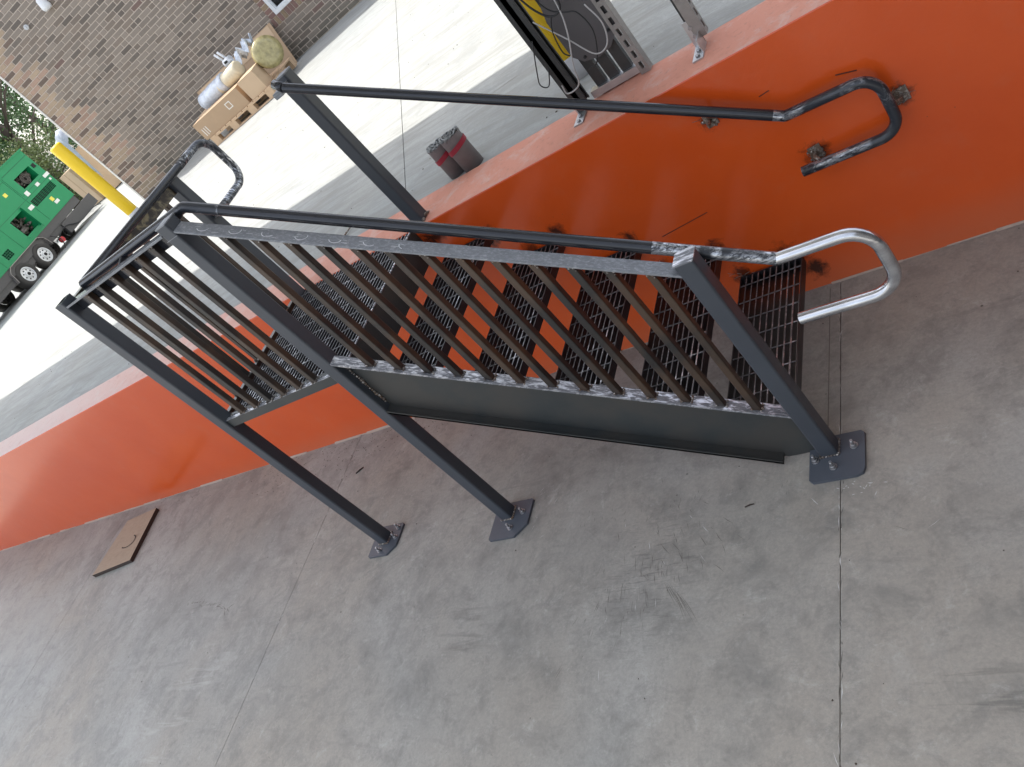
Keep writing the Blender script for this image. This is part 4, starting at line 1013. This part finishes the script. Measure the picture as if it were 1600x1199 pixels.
# body shell with openings left free on the near side
gbox(-2.2, 2.88, GB, -.30, 1.47, 2.80, body)
holes = [(2.05, 2.66, 2.23, 2.49), (1.86, 2.74, 1.84, 2.00), (1.02, 1.50, 1.60, 2.00), (.20, .44, 1.56, 1.72), (-1.2, -.4, 1.6, 2.4)]
ts = sorted({-2.2, 2.88} | {h[0] for h in holes} | {h[1] for h in holes}); zs_ = sorted({1.47, 2.80} | {h[2] for h in holes} | {h[3] for h in holes})
for i in range(len(ts) - 1):
    for j in range(len(zs_) - 1):
        tm, zm = (ts[i] + ts[i + 1]) / 2, (zs_[j] + zs_[j + 1]) / 2
        if any(h[0] < tm < h[1] and h[2] < zm < h[3] for h in holes): continue
        gbox(ts[i], ts[i + 1], -.30, 0, zs_[j], zs_[j + 1], body)
bo = part('enclosure', body, 'green', G)
mb = gbox(-2.2, 2.92, GB - .03, .02, 2.80, 2.83); part('roof', mb, 'green', G)
mb = MB()
for a in ((1.88, 2.86, 2.66, 2.675), (1.80, 1.81, 1.50, 2.76), (.70, .71, 1.50, 2.76), (.70, 2.86, 2.07, 2.08), (.72, 1.79, 2.60, 2.61), (1.82, 2.86, 2.155, 2.165), (1.84, 1.85, 2.18, 2.66), (-.2, .68, 2.06, 2.07), (1.55, 1.558, 1.5, 2.06), (.02, .03, 1.5, 2.76)): gbox(a[0], a[1], .0005, .003, a[2], a[3], mb)
part('panel_gap', mb, 'greendark', bo, kind='stuff')
for k, (a, eng) in enumerate(zip(holes, (1, 0, 1, 0, 1))):
    mb = gbox(a[0], a[1], -.299, -.28, a[2], a[3]); part('opening', mb, 'void', bo)
    mb = MB()
    if eng:
        random.seed(30 + k)
        for q in range(34):
            c0 = gw(random.uniform(a[0] + .05, a[1] - .05), random.uniform(a[2] + .04, a[3] - .04), random.uniform(-.25, -.10)); r = random.uniform(.008, .035)
            d_ = random.choice((GD, Vector((0, 0, 1)), GD + Vector((0, 0, .6)))) * random.uniform(.06, .22); mb.tube([c0, c0 + d_], r, 8)
        if k == 0:
            for rr in (.115, .085, .05):
                ce = gw(2.36, 2.36, -.06); mb.tube([ce + (GD * math.cos(x) + Vector((0, 0, 1)) * math.sin(x)) * rr for x in [i * .35 for i in range(19)]], .010, 6)
        part('engine', mb, 'engine', bo, kind='stuff')
    else:
        n_ = 9 if k == 1 else 4
        for q in range(n_ + 1): gbox(a[0] + (a[1] - a[0]) * q / n_ - .006, a[0] + (a[1] - a[0]) * q / n_ + .006, -.02, -.001, a[2], a[3], mb)
        m3 = 5 if k == 1 else 4
        for q in range(m3 + 1): gbox(a[0], a[1], -.018, -.003, a[2] + (a[3] - a[2]) * q / m3 - .005, a[2] + (a[3] - a[2]) * q / m3 + .005, mb)
        part('vent_grille', mb, 'greendark', bo)
for (ta, za, w_, h_, m_) in ((1.50, 2.36, .10, .08, 'stickery'), (2.70, 2.10, .20, .07, 'sticker'), (2.34, 2.09, .12, .07, 'sticker'), (1.93, 2.09, .12, .10, 'sticker'), (1.66, 1.87, .16, .08, 'sticker'),
                              (2.28, 1.69, .10, .09, 'stickery'), (2.30, 1.60, .15, .07, 'sticker'), (2.76, 2.00, .06, .05, 'sticker')):
    mb = gbox(ta, ta + w_, .0005, .004, za, za + h_); part('sticker', mb, m_, bo)
mb = gbox(2.72, 2.82, .0005, .01, 2.38, 2.47); part('latch', mb, 'void', bo)
mb = gbox(1.50, 1.53, -.02, .06, 1.55, 2.05); gbox(.98, 1.53, .05, .07, 1.55, 1.56, mb); part('open_door', mb, 'green', bo)
# chassis
mb = gbox(-2.2, 2.86, GB, -.02, 1.30, 1.468); part('fuel_tank', mb, 'chassis', G, 'black base tank under the green enclosure')
mb = gbox(-2.3, 2.2, -.16, -.04, 1.18, 1.298); gbox(-2.3, 2.2, GB, GB + .12, 1.18, 1.298, mb); part('frame_rail', mb, 'chassis', G)
mb = gbox(1.9, 3.22, -.06, .0, 1.02, 1.28); gbox(2.9, 3.22, -.9, -.06, 1.02, 1.24, mb); part('front_panel', mb, 'chassis', G, 'flat grey panel at the front of the trailer')
def wheel(tc, r, off, wd, lab=None, rimm='rim', parent=G, hubz=None):
    z = gg + r; ce = gw(tc, z, off); mb = MB(); n = 32
    prof = [(-wd, r * .60), (-wd, r * .90), (-wd * .85, r * .97), (-wd * .5, r), (-wd * .2, r * .985), (0, r * .90), (.004, r * .74), (-.004, r * .60), (-.03, r * .57)]
    rings = [[ce + GN * a + (GD * math.cos(2 * math.pi * k / n) + Vector((0, 0, 1)) * math.sin(2 * math.pi * k / n)) * b for k in range(n)] for a, b in prof]
    o = len(mb.v)
    for rg in rings: mb.v += [tuple(x) for x in rg]
    for i in range(len(rings) - 1):
        for k in range(n): mb.f.append((i * n + k, i * n + (k + 1) % n, (i + 1) * n + (k + 1) % n, (i + 1) * n + k)); mb.sm.append(True); mb.mi.append(0); mb.tone.append(None)
    wo = part('wheel', mb, 'rubber', parent, lab)
    mb = MB(); rr = r * .585
    def disc(rad, a, n=28): return [ce + GN * a + (GD * math.cos(2 * math.pi * k / n) + Vector((0, 0, 1)) * math.sin(2 * math.pi * k / n)) * rad for k in range(n)]
    for (r0, a0, r1, a1) in ((rr, -.005, rr * .9, -.002), (rr * .9, -.002, rr * .82, -.03), (rr * .82, -.03, rr * .42, -.014), (rr * .42, -.014, rr * .40, .01), (rr * .40, .01, rr * .02, .012)):
        mb.prism(disc(r0, a0), disc(r1, a1), False, False)
    part('rim', mb, rimm, wo)
    mb = MB()
    for k in range(8):
        a = 2 * math.pi * k / 8 + .2; c1 = ce + (GD * math.cos(a) + Vector((0, 0, 1)) * math.sin(a)) * rr * .62; mb.tube([c1 - GN * .025, c1 - GN * .012], .014, 8)
    mb.tube([ce + GN * .010, ce + GN * .022], rr * .22, 10)
    part('rim_hole', mb, 'void', wo, kind='stuff')
wheel(.235, .278, .0, .20, 'rear near wheel'); wheel(.93, .278, .0, .20, 'front near wheel'); wheel(.235, .278, -1.05, .2, rimm='chassis'); wheel(.93, .278, -1.05, .2, rimm='chassis')
for tc in (1.72, 2.42): wheel(tc, .20, -.55, .14, rimm='chassis')
mb = MB(); top = [(-.12, 1.16), (-.08, 1.38), (.05, 1.47), (1.12, 1.47), (1.25, 1.38), (1.29, 1.16)]
for (a, b) in zip(top[:-1], top[1:]):
    A_ = gw(a[0], a[1], -.24); d_ = gw(b[0], b[1], -.24) - A_; nn = d_.cross(GN).normalized() * .012; mb.xbox(A_, d_, GN * .27, nn)
part('fender', mb, 'strut', G)
mb = MB(); mb.tube([gw(.58, 1.12, -.12), gw(.58, 1.2, -.12)], .06, 10); gbox(.3, .9, -.14, -.08, 1.14, 1.18, mb); part('spring_hanger', mb, 'chassis', G)
mb = MB(); mb.tube([gw(1.62, 1.07, -.10), gw(1.62, 1.07, -.03)], .06, 14); part('red_cap', mb, 'red', G)
mb = MB()
for pts in ([gw(1.4, 1.3, .02), gw(1.5, 1.10, .06), gw(1.35, .92, .07), gw(1.2, gg + .01, .1)], [gw(1.4, 1.12, 0), gw(1.9, 1.20, .02), gw(2.3, 1.04, .02), gw(2.9, 1.02, .04), gw(3.2, .95, 0)]): mb.tube(curve(pts, 5), .010, 6)
part('hose', mb, 'cableblack', G)
mb = MB(); mb.tube(curve([gw(-.35, gg + .02, .25), gw(-.1, gg + .02, .4), gw(.12, gg + .02, .25)], 5), .015, 6)
solo('ground_hose', mb, 'cableblack', tuple(gw(-.1, gg, .3)), 'dark hose lying on the yard beside the rear trailer wheel', 'hose')

# ------------------------------------------------------------------ PILE by the building corner
QB = Vector((-14.75, 10.75, yz(-14.7, 10.7)))
def qbox(nm, lab, x0, y0, z0, dx, dy, dz, m, rot):
    b = QB + Vector((x0, y0, z0)); X = Vector((math.cos(rot), math.sin(rot), 0)); Y = Vector((-X.y, X.x, 0)); mb = MB(); mb.xbox(b, X * dx, Y * dy, Vector((0, 0, dz)))
    mb2 = MB(); mb2.xbox(b - Y * .002 + X * (dx * .45), X * .06, Y * .0015, Vector((0, 0, dz)))
    o_ = thing(nm, lab, 'box', tuple(b)); part('carton', mb, m, o_); part('tape', mb2, 'card', o_)
qbox('carton', 'big brown carton at the bottom of the pile behind the far yellow bollard', -1.35, .1, .02, .90, .7, .95, 'card2', -.3)
qbox('carton', 'tan carton at the right of the pile under the grey tarp', -.40, .0, .02, .52, .7, 1.15, 'card2', -.3)
mb = MB(); v_ = []; n1, n2 = 16, 14
for i in range(n1 + 1):
    for j in range(n2 + 1):
        u, v = i / n1, j / n2
        X = Vector((math.cos(-.3), math.sin(-.3), 0)); Y = Vector((-X.y, X.x, 0))
        drop = max(0, v - .45) * 1.9 + max(0, u - .8) * 1.6
        p_ = QB + X * (-.75 + min(u, .83) * 1.25 + max(0, u - .83) * .5) + Y * (.65 - min(v, .5) * 1.45 - max(0, v - .5) * .12) + Vector((0, 0, 1.62 - drop + .035 * math.sin(u * 17 + v * 5) + .03 * math.cos(v * 21 + u * 3) - .25 * (1 - u) + .10))
        v_.append(p_)
mb.add(v_, [(i * (n2 + 1) + j, (i + 1) * (n2 + 1) + j, (i + 1) * (n2 + 1) + j + 1, i * (n2 + 1) + j + 1) for i in range(n1) for j in range(n2)], True)
o = solo('tarp', mb, 'tarp', tuple(QB), 'silvery grey tarp thrown over the cartons beside the brick corner', 'tarp'); sm = o.modifiers.new('thick', 'SOLIDIFY'); sm.thickness = .01

# ------------------------------------------------------------------ TREES behind
def tree(x, y, hgt, cr, n, label, seed, m='leaf', tm='trunk', low=.15, leaf=.09):
    rnd = random.Random(seed); z0 = yz(x, y) if y > 0 else gz(x); t = thing('leafy_tree' if hgt > 4 else 'bush', label, 'tree' if hgt > 4 else 'bush', (x, y, z0)); mb = MB()
    mb.tube([(x, y, z0), (x + .1, y, z0 + hgt * .3), (x, y + .1, z0 + hgt * .7)], [.16, .12, .05], 10)
    for k in range(9):
        a = rnd.uniform(0, 6.28); zb = z0 + hgt * rnd.uniform(.15, .6); mb.tube([(x, y, zb), (x + cr * .4 * math.cos(a), y + cr * .4 * math.sin(a), zb + hgt * .12), (x + cr * .8 * math.cos(a), y + cr * .8 * math.sin(a), zb + hgt * .18)], [.05, .03, .01], 6)
    part('trunk', mb, tm, t)
    cl = [(x + rnd.gauss(0, cr * .42), y + rnd.gauss(0, cr * .42), z0 + hgt * rnd.uniform(low, .98), rnd.uniform(.25, .6) * cr * .6) for _ in range(46)]
    mb = MB()
    for i in range(n):
        c_ = rnd.choice(cl); r = c_[3] * rnd.random() ** .4; a = rnd.uniform(0, 6.28); b = math.acos(rnd.uniform(-1, 1))
        p_ = Vector((c_[0] + r * math.sin(b) * math.cos(a), c_[1] + r * math.sin(b) * math.sin(a), c_[2] + r * math.cos(b)))
        if p_.z < z0 + .05: continue
        d_ = Vector((rnd.gauss(0, 1), rnd.gauss(0, 1), rnd.gauss(-.2, .7))).normalized() * leaf * rnd.uniform(.6, 1.3); e_ = d_.cross(Vector((rnd.gauss(0, 1), rnd.gauss(0, 1), rnd.gauss(0, 1)))).normalized() * leaf * .38
        mb.add([p_, p_ + d_ * .5 + e_, p_ + d_, p_ + d_ * .5 - e_], [(0, 1, 2, 3)])
    part('crown', mb, m, t)
tree(-19.5, 13.2, 6.5, 2.6, 16000, 'dense dark green tree beyond the generator against the brick corner', 3)
tree(-23.0, 13.5, 7.0, 2.8, 14000, 'broad green tree farther left beyond the generator', 4)
tree(-17.6, 11.6, 2.1, 1.3, 7000, 'lighter olive bush right behind the top of the generator', 5, 'leaf2', low=.05, leaf=.07)
tree(-20.8, 10.4, 2.4, 1.4, 6000, 'loose olive bush at the far left behind the generator', 6, 'leaf2', low=.05, leaf=.07)
tree(-30.0, 22.0, 8.0, 4.5, 12000, 'tall distant tree behind the others', 8, leaf=.14)
